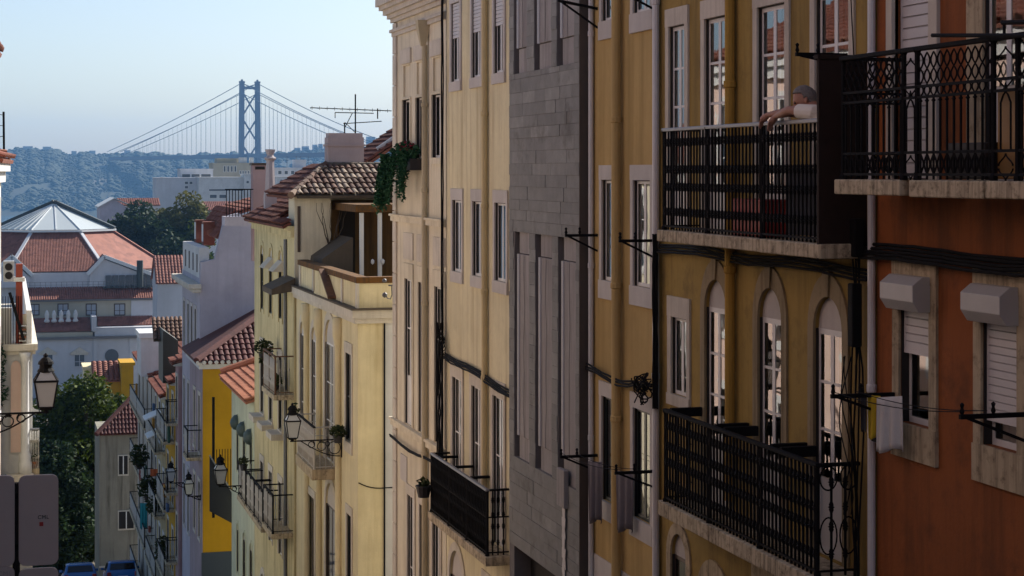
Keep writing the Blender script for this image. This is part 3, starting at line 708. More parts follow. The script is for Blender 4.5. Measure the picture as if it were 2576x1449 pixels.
# apartment blocks on the ridge across the river
blk = [(748, 372, 13, 14), (768, 368, 16, 10), (792, 364, 10, 22), (806, 362, 9, 26), (822, 366, 14, 14), (842, 366, 12, 12), (932, 344, 20, 30), (950, 350, 14, 24), (906, 356, 16, 14), (70, 368, 24, 8), (118, 369, 20, 7), (186, 380, 12, 6), (232, 379, 15, 6), (320, 378, 14, 5)]
bl_lab = ['low pale block at the left end of the ridge town', 'wide low pale block left of the twin towers on the far ridge', 'slim far tower block, left one of the twin towers', 'slim far tower block, right one of the twin towers', 'pale far block just right of the twin towers', 'pale far block touching the pink chimney stack',
          'tall blue-grey tower block right of the pink chimney', 'narrow far tower beside the tall one, by the tiled roof', 'low far block hidden behind the pink chimney', 'long low house on the wooded hilltop at far left', 'second low house on the hilltop at far left', 'small far house on the ridge in the dip of the hill', 'small wide far house left of the bridge cables', 'tiny far house under the bridge cables']
fw_ = flat('far_wall_paint', (0.42, 0.42, 0.42), .9, var=.1, scale=.1); fd_ = flat('far_window_band', (0.08, 0.09, 0.1), .5)
for (px, py, w, h), lab in zip(blk, bl_lab):
    d = 3880; P = cpos(d, px, (HZP - py) * d / FPX); s = d / FPX; g = empty('apartment_block', cpos(d, px, P.z - h * s - 14), lab, 'building', 'blocks on the far ridge')
    mm = MB(); mm.box(P.x - w*s/2, P.x + w*s/2, P.y - 8, P.y + 8, P.z - h*s - 14, P.z); mm.build('wall', fw_, g)
    if h > 9:
        for k in range(int(h // 4)):
            q = MB(); zz = P.z - 4 - k * 4 * s; q.box(P.x - w*s*.42, P.x + w*s*.42, P.y - 8.3, P.y - 7.9, zz - 1.4, zz); q.build('window_band', fd_, g)

# ---------------------------------------------------------------- suspension bridge
phi = R(60); eL = (-math.cos(phi) * RT + math.sin(phi) * FW); eP = Vector((-eL.y, eL.x, 0))
d0 = 3070; T0 = cpos(d0, 628, 0); zt, zb0 = (HZP - 209) * d0 / FPX, -80
br = empty('suspension_bridge', (T0.x, T0.y, zb0), 'tall suspension bridge tower with sagging cables beyond the rooftops', 'bridge')
hw = 18 * d0 / FPX / abs(eP.dot(RT)); BM = M['bridge']
legs = []
for s in (-1, 1):
    q = MB(); b0 = T0 + eP * s * (hw * 1.12); t0 = T0 + eP * s * hw; w = 4.1
    def ringp(c, z, w): return [c - eP*w*.5*1.55 - eL*w + Vector((0,0,z)), c + eP*w*.5*1.55 - eL*w + Vector((0,0,z)), c + eP*w*.5*1.55 + eL*w + Vector((0,0,z)), c - eP*w*.5*1.55 + eL*w + Vector((0,0,z))]
    q.hexa(ringp(b0, zb0, w * 1.25), ringp(t0, zt, w)); q.hexa(ringp(t0, zt, w * 1.15), ringp(t0, zt + 3, w * 1.1)); q.hexa(ringp(t0, zt + 3, w*.5), ringp(t0, zt + 6, w*.3))
    q.build('tower_leg', BM, br); legs.append(t0)
def legp(s, z): k = (z - zb0) / (zt - zb0); return T0 + eP * s * hw * (1.12 - .12 * k) + Vector((0, 0, z))
q = MB(); q.bar(legp(-1, zt - 8), legp(1, zt - 8), 4.5); q.build('portal_strut', BM, br)
MB().bar(legp(-1, zt - 1), legp(1, zt - 10), 1.5).build('brace', BM, br); MB().bar(legp(1, zt - 1), legp(-1, zt - 10), 1.5).build('brace', BM, br)
zlev = [zt - 12, zt - 42, zt - 72, zt - 103, zt - 135]
zlev = [zt - 13, zt - 58, zt - 62, zt - 106, zt - 110, zt - 150]
for a, b in ((zt - 13, zt - 57), (zt - 57, zt - 100), (zt - 100, zt - 144)):
    MB().bar(legp(-1, a), legp(1, b), 2.2).build('brace', BM, br); MB().bar(legp(1, a), legp(-1, b), 2.2).build('brace', BM, br)
def cable(L, left, low):
    if left: return zt - low + (39 - low * .5 - zt + low) * (L / 720) - 16 * (L/720) * (1 - L/720)
    zm = 41 - low * .6; return zm + (zt - low - zm) * abs(1 - L / 506) ** 1.2
for s in (-1, 1):
    for low in (0, 17):
        for left in (True, False):
            e = eL if left else -eL; Lm = 720 if left else 506; pts = []
            for k in range(31):
                L = Lm * k / 30; pts.append(T0 + eP * s * hw + e * L + Vector((0, 0, cable(L, left, low))))
            MB().tube(pts, 0.6, 5).build('main_cable', M['cablegrey'], br)
            if low:
                for k in range(1, 30):
                    L = Lm * k / 30; zc = cable(L, left, low)
                    if zc < 32: continue
                    MB().bar(T0 + eP * s * hw + e * L + Vector((0, 0, 28)), T0 + eP * s * hw + e * L + Vector((0, 0, zc)), .32).build('hanger', M['cablegrey'], br)
q = MB()
for left, Lm in ((True, 720), (False, 700)):
    e = eL if left else -eL
    q.bar(T0 + Vector((0, 0, 25)), T0 + e * Lm + Vector((0, 0, 25)), 22, 7)
q.build('deck', BM, br)

# ---------------------------------------------------------------- quarter below: modern white blocks
def block(name, px0, px1, py0, Y, zb, mat, label, dep=12, cat='building', wins=(), wmat=None, extra=None, group=None):
    a, b = at(px0, py0, Y), at(px1, py0, Y)
    g = empty(name, ((a.x + b.x) / 2, Y, zb), label, cat, group)
    q = MB(); q.box(a.x, b.x, Y, Y + dep, zb, a.z); q.build('wall', mat, g)
    q = MB(); q.box(a.x - .15, b.x + .15, Y - .15, Y + dep + .15, a.z, a.z + .3); q.build('roof_slab', mat, g)
    for (u0, u1, v0, v1) in wins:
        p, r = at(u0, v0, Y), at(u1, v1, Y); x0, x1, z0, z1 = p.x, r.x, r.z, p.z
        f = MB(); t = .12; f.box(x0 - t, x0, Y - .06, Y + .02, z0 - t, z1 + t); f.box(x1, x1 + t, Y - .06, Y + .02, z0 - t, z1 + t); f.box(x0, x1, Y - .06, Y + .02, z1, z1 + t); f.box(x0, x1, Y - .1, Y + .02, z0 - t, z0)
        o = f.build('window', wmat or M['frame'], g); MB().box(x0, x1, Y - .03, Y + .01, z0, z1).build('pane', fd_, o)
    return g
CL = M['farwhite']
block('white_block', 392, 500, 449, 545, -40, CL, 'pale grey flat-roofed block with two small windows behind the trees', wins=[(465, 473, 457, 463), (477, 484, 457, 463), (465, 473, 468, 474)])
block('white_block', 500, 628, 448, 540, -40, M['white'], 'bright white modern block with one long dark strip window', wins=[(526, 580, 476, 480), (586, 612, 476, 480), (528, 545, 490, 498), (552, 570, 490, 498)])
block('white_block', 614, 636, 440, 538, -40, M['white'], 'small bright white tower block beside the pink chimney block', dep=8, wins=[(620, 626, 455, 461)])
g = block('roof_pavilion', 454, 536, 427, 558, -6, CL, 'glazed rooftop pavilion on the pale flat-roofed block', dep=10, wins=[(458, 478, 438, 446), (482, 502, 438, 446), (506, 530, 438, 446)])
g = block('office_block', 536, 640, 412, 580, -40, M['farbeige'], 'beige office block with tall dark slot windows below the bridge tower', wins=[(563 + k * 9, 567 + k * 9, 418, 432) for k in range(4)] + [(603 + k * 7, 606 + k * 7, 430, 437) for k in range(4)])
for px in (606, 616, 633):
    a = at(px, 396, 582); MB().box(a.x - .6, a.x + .6, 582, 583.5, at(px, 412, 582).z, a.z).build('roof_vent', M['white'], g)
a = at(545, 398, 584); b = at(600, 398, 584); MB().box(a.x, b.x, 584, 590, at(545, 412, 584).z + .3, a.z).build('plant_room', M['farbeige'], g)
block('office_block', 690, 835, 424, 560, -40, CL, 'long pale block with a row of windows right of the ornate chimney', wins=[(700 + k * 16, 708 + k * 16, 430, 438) for k in range(8)])
block('white_block', 694, 760, 446, 530, -40, M['white'], 'low white flat-roofed block right of the ornate white chimney', wins=[(705 + k * 14, 711 + k * 14, 452, 458) for k in range(4)])
g = block('roof_hut', 742, 770, 404, 562, 0, CL, 'small rooftop lift hut with aerials on the long pale block', dep=5)
for px in (722, 745, 756, 775):
    a = at(px, 392, 565); MB().bar((a.x, 565, .0), (a.x, 565, a.z), .12).build('aerial', M['cablegrey'], g)
# red roofs below the white blocks
def gable_row(px0, px1, pyr, pye, Y, label, wallmat, rmat, dep=9, zb=-40, name='tiled_house', na=None):
    a, b = at(px0, pye, Y), at(px1, pye, Y); rz = at(px0, pyr, Y + dep * .5).z
    g = empty(name, ((a.x + b.x) / 2, Y, zb), label, 'house')
    q = MB(); q.box(a.x, b.x, Y, Y + dep, zb, a.z)
    q.prism([(a.x, Y, a.z), (a.x, Y + dep, a.z), (a.x, Y + dep / 2, rz - .1)], (b.x - a.x, 0, 0)); q.build('wall', wallmat, g)
    w = b.x - a.x
    tile_roof(g, (a.x - .3, Y - .35, a.z - .1), (w + .6, 0, 0), (0, dep / 2 + .35, rz - a.z + .1), na or max(6, int(w / .45)), 10, rmat, rmat, jit=.03)
    q = MB(); q.hexa([(a.x - .3, Y + dep / 2, rz), (b.x + .3, Y + dep / 2, rz), (b.x + .3, Y + dep + .3, a.z), (a.x - .3, Y + dep + .3, a.z)], [(a.x - .3, Y + dep / 2, rz + .15), (b.x + .3, Y + dep / 2, rz + .15), (b.x + .3, Y + dep + .3, a.z + .15), (a.x - .3, Y + dep + .3, a.z + .15)])
    q.build('rear_roof', rmat, g)
    return g
gable_row(515, 660, 508, 528, 470, 'red-roofed row below the white modern blocks', M['farwhite'], M['tilefar'])
gable_row(300, 400, 500, 516, 430, 'low house with dark red roof and pale wall above the trees', M['farwhite'], M['tilefar'])
# gabled shed with the pale roof
a, b = at(252, 520, 395), at(330, 520, 395); g = empty('gabled_shed', ((a.x + b.x) / 2, 395, -40), 'grey gabled shed with a pale metal roof behind the dark tree', 'building')
q = MB(); zr = at(290, 500, 395).z; q.prism([(a.x, 395, -40), (b.x, 395, -40), (b.x, 395, a.z - .9), ((a.x*.55 + b.x*.45), 395, zr), (a.x, 395, a.z)], (0, 14, 0)); q.build('wall', M['lilac'], g)
cx_ = a.x*.55 + b.x*.45
q = MB(); q.hexa([(cx_, 394.6, zr), (b.x + 3, 394.6, a.z - 1.1), (b.x + 3, 410, a.z - 1.1), (cx_, 410, zr)], [(cx_, 394.6, zr + .2), (b.x + 3, 394.6, a.z - .9), (b.x + 3, 410, a.z - .9), (cx_, 410, zr + .2)])
q.hexa([(a.x - .4, 394.6, a.z - .2), (cx_, 394.6, zr), (cx_, 410, zr), (a.x - .4, 410, a.z - .2)], [(a.x - .4, 394.6, a.z), (cx_, 394.6, zr + .2), (cx_, 410, zr + .2), (a.x - .4, 410, a.z)])
q.build('roof', flat('pale_metal_roof', (0.5, 0.5, 0.48), .5), g)

# ---------------------------------------------------------------- market hall
mk = at(137, 640, 350); MC = Vector((mk.x, 350, 0)); zE, zT, zA = -17.4, -10.55, -5.9
g = empty('market_hall', (MC.x, 350, -40), 'big market hall with octagonal red tile roof and glass lantern', 'market hall')
def octp(ap, z, k): return Vector((MC.x, MC.y, z)) + Vector((math.sin(R(22.5 + 45 * k + 180)), math.cos(R(22.5 + 45 * k + 180)), 0)) * (ap / math.cos(R(22.5)))
dk = flat('dark_slate_edge', (0.02, 0.03, 0.032), .5); gs = flat('skylight_panes', (0.20, 0.25, 0.27), .12, var=.06, scale=.3); wp = flat('white_roof_ribs', (0.6, 0.62, 0.62), .5)
q = MB()
for k in range(8): q.quad(octp(19.7, -40, k), octp(19.7, -40, k+1), octp(19.7, zE, k+1), octp(19.7, zE, k))
q.build('wall', CL, g)
for k in range(8):
    a, b, c, d = octp(20.1, zE, k), octp(20.1, zE, k+1), octp(9.6, zT, k+1), octp(9.6, zT, k)
    if k in (0, 7, 1):
        A = b - a; Bv = (d + c) / 2 - (a + b) / 2; fr = (c - d).length / A.length
        if k == 0 or True:
            nn_ = A.cross(Bv).normalized()
            P0 = a
            tile_roof(g, P0, A, Bv, 64, 34, M['tilefar'], M['tilefar'], keep=lambda u, v, fr=fr: abs(u - .5) < .5 * (1 - (1 - fr) * v), jit=.02, name='roof')
    else:
        MB().prism([a, b, c, d], (0, 0, -.2)).build('roof', M['tilefar'], g)
    q = MB(); q.bar(a + Vector((0, 0, .15)), d + Vector((0, 0, .15)), .55, .3); q.build('hip_cap', M['farwhite'] if k in (0, 7, 2) else M['tilefar'], g)
q = MB()
for k in range(8): q.hexa([octp(9.2, zT - .3, k), octp(9.2, zT - .3, k+1), octp(10.9, zT - .3, k+1), octp(10.9, zT - .3, k)], [octp(9.2, zT, k), octp(9.2, zT, k+1), octp(10.9, zT, k+1), octp(10.9, zT, k)])
q.build('lantern_kerb', wp, g)
ap_ = Vector((MC.x, MC.y, zA)); gw = flat('pale_skylight_panes', (.46, .50, .50), .3, var=.06, scale=.3)
for k in range(8):
    a, b = octp(10.2, zT + .1, k), octp(10.2, zT + .1, k+1)
    for j in range(6):
        p0, p1 = a.lerp(b, j / 6), a.lerp(b, (j + 1) / 6); t0, t1 = ap_.lerp(a, .04).lerp(ap_.lerp(b, .04), j / 6), ap_.lerp(a, .04).lerp(ap_.lerp(b, .04), (j + 1) / 6)
        MB().quad(p0, p1, t1, t0).build('pane', gs if k == 0 else gw, g)
        if k == 0 or (k in (1, 7) and j % 3 == 0): MB().bar(p0 + Vector((0, 0, .06)), t0 + Vector((0, 0, .06)), .14).build('rib', wp, g)
for k in (2, 6, 3, 5): MB().bar(octp(10.6, zT + .1, k), ap_ + Vector((0, 0, .3)), .9, .7).build('ridge', dk, g)
# transept gables with glazed roofs, parapet and railing at the front of the hall
def transept(px0, pxa, px1, pya, pyb, Y, lab):
    a, b, c = at(px0, pyb, Y), at(px1, pyb, Y), at(pxa, pya, Y)
    q = MB(); q.prism([(a.x, Y, -20), (b.x, Y, -20), (b.x, Y, b.z - .6), (c.x, Y, c.z - .5), (a.x, Y, a.z)], (0, 9, 0)); o = q.build('transept', CL, g)
    q = MB(); q.bar((a.x - .4, Y - .3, a.z), (c.x, Y - .3, c.z), .5, .6); q.bar((c.x, Y - .3, c.z), (b.x + .4, Y - .3, b.z - .2), .5, .6); q.build('verge', wp, o)
    q = MB(); q.hexa([(c.x, Y - .4, c.z), (b.x + .4, Y - .4, b.z - .3), (b.x + .4, Y + 9, b.z - .3), (c.x, Y + 9, c.z)], [(c.x, Y - .4, c.z + .2), (b.x + .4, Y - .4, b.z - .1), (b.x + .4, Y + 9, b.z - .1), (c.x, Y + 9, c.z + .2)]); q.build('transept_roof', gs, o)
    return o, a, b, c
o, a, b, c = transept(225, 262, 385, 645, 690, 329, '')
for k in range(7):
    x = c.x + (b.x - c.x) * (k + .2) / 7.2; MB().box(x, x + .95, 328.6, 328.9, -20.1, -18.1).build('glazing', fd_, o)
MB().box(c.x - .3, b.x + .5, 327.9, 328.5, -20.3, -20.05).build('ledge', dk, o)
transept(-20, 30, 76, 645, 690, 329, '')
a, b = at(60, 688, 329.5), at(400, 720, 329.5)
q = MB(); q.box(a.x, b.x, 329.5, 330.2, -20.6, a.z); q.build('parapet', CL, g)
q = MB(); q.box(a.x, b.x, 325.9, 326.0, -19.0, -18.95); q.box(a.x, b.x, 325.9, 326.0, -19.5, -19.46)
for k in range(26): q.box(a.x + (b.x - a.x) * k / 26, a.x + (b.x - a.x) * k / 26 + .06, 325.9, 325.98, -20.2, -18.95)
q.build('roof_railing', flat('grey_railing', (.12, .12, .13), .5), g)
# chimney flue on the hall roof
q = MB(); a = at(352, 655, 326); q.tube([(a.x, 326, -20), (a.x, 326, a.z)], .55, 8); q.build('flue', dk, g)
# front range of the market: upper beige storey and lower white storey with tiled roofs
def wins_y(root, Y, lst, fmat, gm, out=.08):
    for (u0, u1, v0, v1) in lst:
        p, r = at(u0, v0, Y), at(u1, v1, Y); x0, x1, z0, z1 = p.x, r.x, r.z, p.z; t = .16
        f = MB(); f.box(x0 - t, x0, Y - out, Y + .03, z0 - t, z1 + t); f.box(x1, x1 + t, Y - out, Y + .03, z0 - t, z1 + t); f.box(x0, x1, Y - out, Y + .03, z1, z1 + t); f.box(x0, x1, Y - out - .05, Y + .03, z0 - t, z0)
        xm = (x0 + x1) / 2; f.box(xm - .05, xm + .05, Y - out * .7, Y + .02, z0, z1); f.box(x0, x1, Y - out * .6, Y + .015, z0 + (z1 - z0) * .38, z0 + (z1 - z0) * .38 + .08)
        o = f.build('window', fmat, root)
        MB().box(x0, xm - .05, Y - .03, Y + .01, z0, z1).build('pane', gm, o); MB().box(xm + .05, x1, Y - .03, Y + .01, z0, z1).build('pane', gm, o)
g2 = empty('market_range', (15, 326, -40), 'beige upper range of the market with small square windows and tile roof', 'building')
a, b = at(58, 755, 326), at(400, 795, 326); q = MB(); q.box(a.x, b.x, 326, 329.4, -40, -22.0); q.build('wall', M['farbeige'], g2)
MB().box(a.x - .2, b.x + .2, 325.5, 326.3, -22.3, -22.0).build('cornice', M['joint'], g2)
tile_roof(g2, (a.x - .2, 325.6, -22.0), (b.x - a.x + .4, 0, 0), (0, 3.7, 1.85), 60, 9, M['tilefar'], M['tilefar'])
wins_y(g2, 326, [(75, 97, 767, 791), (147, 170, 766, 791), (218, 241, 766, 791), (289, 313, 766, 791), (361, 384, 766, 790)], M['darkwood'], flat('grey_blue_panes', (.30, .33, .38), .15), .1)  # even pale grey-blue pane colour
a2, b2 = at(330, 750, 325.9), at(400, 750, 325.9); MB().box(a2.x, b2.x, 325.8, 326, -38, -22.35).build('white_wall_end', CL, g2)
g3 = empty('market_frontage', (15, 321, -40), 'white market front with pedimented windows and round window, red roof', 'building')
a, b = at(78, 838, 321), at(445, 838, 321); q = MB(); q.box(a.x, b.x, 321, 325.3, -40, -28.0); q.build('wall', CL, g3)
MB().box(a.x - .3, b.x + .2, 320.4, 321.4, -28.4, -27.95).build('cornice', M['joint'], g3)
c = at(238, 838, 321)
tile_roof(g3, (a.x - .2, 320.8, -27.0), (c.x - a.x - .4, 0, 0), (0, 4.4, 1.9), 42, 11, M['tilefar'], M['tilefar'])
tile_roof(g3, (c.x + .6, 323, -26.4), (b.x - c.x - .6, 0, 0), (0, 2.4, 1.35), 52, 6, M['tilefar'], M['tilefar'])
MB().box(a.x, c.x, 320.9, 321.3, -27.95, -27.2).build('parapet', M['farbeige'], g3); MB().box(c.x - .3, b.x, 320.9, 323, -27.95, -26.5).build('upper_wall', CL, g3)
MB().box(c.x - .5, c.x + .3, 320.5, 326, -27, -24.6).build('fire_wall', CL, g3)
wins_y(g3, 321, [(108, 132, 893, 921), (188, 212, 893, 921)], M['farwhite'], fd_, .12)
for px in (120, 200):
    p = at(px, 893, 320.9); q = MB(); q.prism([(p.x - 1.65, 320.75, p.z + .25), (p.x + 1.65, 320.75, p.z + .25), (p.x, 320.75, p.z + 1.35)], (0, .3, 0)); q.box(p.x - 1.4, p.x + 1.4, 320.8, 321.02, p.z + .02, p.z + .25); q.build('pediment', M['stone'], g3)
p = at(281, 895, 321); q = MB(); q.prism([(p.x + 1.15 * math.cos(k * math.pi / 8), 320.86, p.z + 1.15 * math.sin(k * math.pi / 8)) for k in range(16)], (0, .1, 0)); q.build('round_window', fd_, g3)
for px in (240, 330, 400): p = at(px, 840, 321); MB().box(p.x - .3, p.x + .3, 320.8, 321.02, -40, -28.4).build('pilaster', CL, g3)
# white pinnacle balusters in front of the beige range
g4 = empty('roof_finials', (9, 323, -25.3), 'row of small white finials on the market front roof', 'finials')
for k in range(5):
    p = at(118 + k * 18, 795, 322.5); MB().lathe([(.35, 0), (.5, .2), (.3, .6), (.38, 1.3), (.25, 1.8), (.03, 2.1)], (p.x, 322.8, -25.6), 8).build('finial', M['white'], g4)
g = gable_row(396, 462, 645, 712, 300, 'house end with steep red tile roof right of the market hall', M['farwhite'], M['tilefar'], dep=10)
# small yellow house and tiled shed roofs just above the street tree
g = gable_row(240, 308, 912, 957, 190, 'small shed with broad red tile roof beside the yellow walls', M['sunyellow'], M['tilefar'], dep=5, zb=-34)
block('yellow_hut', 212, 240, 930, 192, -34, M['creamy'], 'small cream hut left of the tiled shed roof', dep=4)
block('yellow_hut', 306, 336, 920, 188, -34, M['sunyellow'], 'small yellow hut right of the tiled shed roof', dep=4)

# ---------------------------------------------------------------- trees below
p = at(345, 600, 372); tree((p.x, 372, -39), -4.6, 8.0, 'very dark tree in front of the grey gabled shed', M['leafdark'], 22000, .55, 80, 3, zlow=.25, group='big trees beside the market')
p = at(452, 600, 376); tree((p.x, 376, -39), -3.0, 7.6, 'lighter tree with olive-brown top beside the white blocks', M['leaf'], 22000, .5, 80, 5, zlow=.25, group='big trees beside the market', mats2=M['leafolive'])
p = at(405, 640, 366); tree((p.x, 366, -39), -11.5, 7.0, 'lower dark tree filling the gap beside the market roof', M['leafdark'], 12000, .5, 40, 9, zlow=.3, group='big trees beside the market')
p = at(200, 1100, 132); tree((p.x, 132, -27.9), -13.6, 3.9, 'large green street tree behind the left lantern', M['leaf'], 36000, .2, 120, 4, zlow=-.02, group='street trees at the bottom of the hill')
p = at(290, 1050, 140); tree((p.x, 140, -29), -14.6, 2.9, 'smaller green street tree above the beige house roof', M['leaf'], 16000, .2, 60, 8, zlow=.1, group='street trees at the bottom of the hill')
p = at(130, 1180, 128); tree((p.x, 128, -27.4), -17.5, 2.8, 'low dark street tree behind the road sign', M['leafdark'], 26000, .2, 90, 14, zlow=-.08, group='street trees at the bottom of the hill')

p, r = at(60, 1200, 137), at(300, 1200, 137); q = MB(); q.box(p.x - 3, r.x, 137, 137.5, -29.5, p.z)
single('shade_backdrop', q, M['moss'], 'added dark wall standing in for the deep shade under the street trees', 'wall', loc=(p.x, 137, -29.5))  # dark wall added to give the black shade below the crowns

# ================================================================ right-hand house row, nearest first; unseen near tops raised to cut skylight
BAL = spool(1.1, (.184, .436, .615, .888)); BAL_LOW = spool(1.0, (.2, .45, .63, .86), r=.0135, wide=.034)
BAL_LAT = lattice_baluster(1.02); BAL_FAR = spool(.95, (.3, .7), wide=.03, n=4)

# ---- terracotta house
H = House('terracotta_house', 'terracotta plastered house with roller shutters at the right edge', 7.6, -14.0, 15.24, -8.0, 9.5, M['orange'], reveal=.22)  # length behind the camera is unseen, added to cut frontal fill
def louvre(h, ya, yb, za, zb, pitch=.075, x=None, tilt=.02, name='shutter', mat=None, rec=.05):
    x = h.X + rec if x is None else x; mat = mat or M['shutter']
    f = MB(); f.box(x, x + .04, ya, ya + .03, za, zb); f.box(x, x + .04, yb - .03, yb, za, zb); f.box(x, x + .04, ya + .03, yb - .03, zb - .04, zb); f.box(x, x + .04, ya + .03, yb - .03, za, za + .04)
    o = f.build(name, mat, h.root); n = int((zb - za - .08) / pitch); p = (zb - za - .08) / n; base = org_of(o)
    sm_ = MB().hexa([(-.012, ya+.03, 0), (.010, ya+.03, .012), (.010, yb-.03, .012), (-.012, yb-.03, 0)], [(-.012, ya+.03, p*.82), (.010, ya+.03, p*1.02), (.010, yb-.03, p*1.02), (-.012, yb-.03, p*.82)]).mesh('slat')
    for v in sm_.vertices: v.co.y -= (ya + yb) / 2
    for k in range(n): link('slat', sm_, mat, o, Vector((x + .015, (ya + yb) / 2, za + .04 + k * p)) - base)
    return o
H.ops.append((14.22, 14.89, -.07, 2.3, 0)); louvre(H, 14.23, 14.88, -.06, 2.29, .095, mat=M['shutter'])
g = MB(); g.box(7.565, 7.63, 14.89, 15.0, -.07, 2.42); g.box(7.565, 7.63, 14.07, 14.22, -.07, 2.42); g.box(7.56, 7.63, 14.22, 14.89, 2.3, 2.42); g.build('door_surround', M['stone'], H.root)
H.window(12.70, 13.33, -.07, 2.3, 2, 4, sur=(.26, .12, .15, 0), smat=M['oldstone'], panel=.75, name='balcony_door', curtain=1)
H.window(9.6, 10.3, -.07, 2.3, 2, 4, sur=(.2, .12, .15, 0), smat=M['oldstone'], panel=.75, name='balcony_door')
for ya, yb, zsh in ((14.23, 14.78, -1.59), (12.81, 13.36, -2.0)):
    w = H.window(ya, yb, -2.2, -.97, 1, 1, sur=(.12, .13, .2, .3), smat=M['oldstone'], rec=.075, fw=.055, curtain=1 if zsh < -1.8 else 0)
    louvre(H, ya + .02, yb - .02, zsh, -1.16, .062, x=7.622, name='roller_shutter')
    b = MB(); b.prism([(7.6, ya - .03, -.9), (7.5, ya - .03, -.9), (7.41, ya - .03, -.97), (7.41, ya - .03, -1.11), (7.47, ya - .03, -1.2), (7.6, ya - .03, -1.2)], (0, yb - ya + .06, 0))
    b.build('shutter_box', flat('galvanised_box', (.42, .41, .39), .45, var=.12, scale=6), H.root, bevel=.006)
H.finish()
# stained ledge patches and upper balcony
bo = balcony(H.root, 7.6, 7.02, 11.0, 14.72, -.07, .98, [14.72, 13.60, 13.37, 12.19, 11.85, 11.0], BAL_LAT, .105, slabs=[(13.58, 14.80), (12.26, 13.42), (10.9, 12.22)], st=.125,
             rails=(.045, .66, .745, .22), skip=[(13.37, 13.60), (11.85, 12.19)], ends=(True, True))
for yc in (13.485, 12.02):
    q = MB()
    for z0, z1 in ((.0, .2), (.66, .98)):
        for sgn in (-1, 1):
            for zz, dd in ((z0, 1), (z1, -1)):
                q.tube([(7.02, yc + sgn * .1 * (1 - math.cos(k * .4)) * .5, -.07 + zz + dd * .09 * k / 8) for k in range(9)], .008, 4)
    q.tube([(7.02, yc - .07, -.07 + .22), (7.02, yc - .07, .5), (7.02, yc - .03, .56), (7.02, yc, .58), (7.02, yc + .03, .56), (7.02, yc + .07, .5), (7.02, yc + .07, .15)], .009, 4)
    q.lathe([(.008, 0), (.02, .02), (.004, .07)], (7.02, yc, .58), 5)
    q.build('scroll_panel', M['iron'], bo)
single('window_box', MB().box(7.12, 7.3, 12.5, 13.1, -.06, .22), M['pot'], 'black planter trough standing behind the right lattice railing', 'planter', bevel=.01)
single('wooden_board', MB().box(7.2, 7.24, 11.5, 12.45, -.06, .62), flat('varnished_board', (.30, .15, .03), .4, var=.3, scale=5), 'amber wooden board leaning inside the right lattice railing', 'board', bevel=.01)
q = MB(); q.tube([onx(2346, 89, 7.0), onx(2600, 89, 6.9)], .018, 6); q.tube([onx(2523, 57, 7.0), onx(2620, 54, 6.95)], .02, 6); q.tube([onx(2526, 57, 7.0), onx(2526, 92, 6.99)], .012, 5)
single('curtain_pole', q, M['iron'], 'dark horizontal iron pole above the right lattice balcony', 'pole', loc=onx(2346, 89, 7.0))

# ---- mustard house with two long balconies
H = House('mustard_house', 'mustard yellow house with arched doors and two iron balconies', 7.6, 15.27, 20.93, -8.5, 9.5, M['yellow'], reveal=.24)
for ya, yb in ((20.10, 20.63), (18.78, 19.47), (17.25, 17.96), (15.78, 16.53)):
    H.window(ya, yb, -.64, 1.71, 2, 4, sur=(.11, .11, .21, 0), rec=.032, panel=.5, name='balcony_door', curtain=1 if ya in (18.78, 20.10) else -1, fw=.055)
H.window(20.03, 20.55, -2.62, -1.71, 2, 1, sur=(.12, .1, .24, .13), rec=.032, curtain=-1)
for ya, yb in ((18.82, 19.46), (17.33, 17.94), (15.92, 16.56)):
    H.window(ya, yb, -3.70, -1.2, 2, 3, sur=(.13, .13, .22, 0), smat=M['archstone'], rec=.032, rise=.32, panel=.75, key=True, name='arched_door', fw=.055)
H.window(20.05, 20.57, -7.4, -4.24, 1, 1, sur=(.13, .11, .13, 0), rise=.28, name='arched_street_door', fm=M['darkwood'], panel=2.0, smat=M['oldstone'])
H.window(18.9, 19.5, -7.0, -4.5, 1, 1, sur=(.2, .2, .18, 0), rise=.28, name='arched_street_door', fm=M['darkwood'], panel=2.0, smat=M['oldstone'])
H.finish()
q = MB(); q.box(7.575, 7.61, 15.3, 20.9, -8.4, -3.86)
o = MB()
for k in range(5):
    z0 = -3.9 - .42 * (k + 1)
    for j in range(8):
        y0 = 15.35 + j * .69 + (k % 2) * .3; y1 = min(20.88, y0 + .675)
        if y0 > 20.7 or any(a - .15 < y1 and y0 < b + .15 and z0 < c for a, b, c in ((20.05, 20.57, -4.0), (18.9, 19.5, -4.2))): continue
        MB().box(7.58 - rnd.uniform(0, .012), 7.605, y0, y1, z0 + .008, z0 + .41).build('stone', M['oldstone'], H.root)
bo = balcony(H.root, 7.6, 7.18, 15.52, 19.68, -.66, .47, [19.68, 18.35, 16.87, 15.52], BAL, .09, slabs=[(18.30, 19.76), (16.82, 18.29), (15.4, 16.81)], st=.125, topmat=M['railtop'], rails=(.045,), ends=(False, True))
q = MB(); q.box(7.12, 7.62, 15.44, 15.485, -.8, 1.02); q.box(7.10, 7.62, 15.42, 15.505, 1.02, 1.06)
q.build('privacy_screen', flat('dark_brown_board', (.03, .02, .016), .8, var=.4, scale=5, spec=.15), bo, bevel=.004)
bl = balcony(H.root, 7.6, 7.18, 15.6, 19.63, -3.72, -2.69, [19.63, 18.3, 16.94, 15.6], BAL_LOW, .088, slabs=[(18.2, 19.75), (16.8, 18.18), (15.5, 16.78)], st=.16, rails=(.05,), ends=(True, True), endcount=2)
for y in (19.55, 18.2, 17.95, 16.72, 16.5): MB().box(7.21, 7.58, y - .03, y + .03, -2.76, -2.66).build('stay', M['iron'], bl)
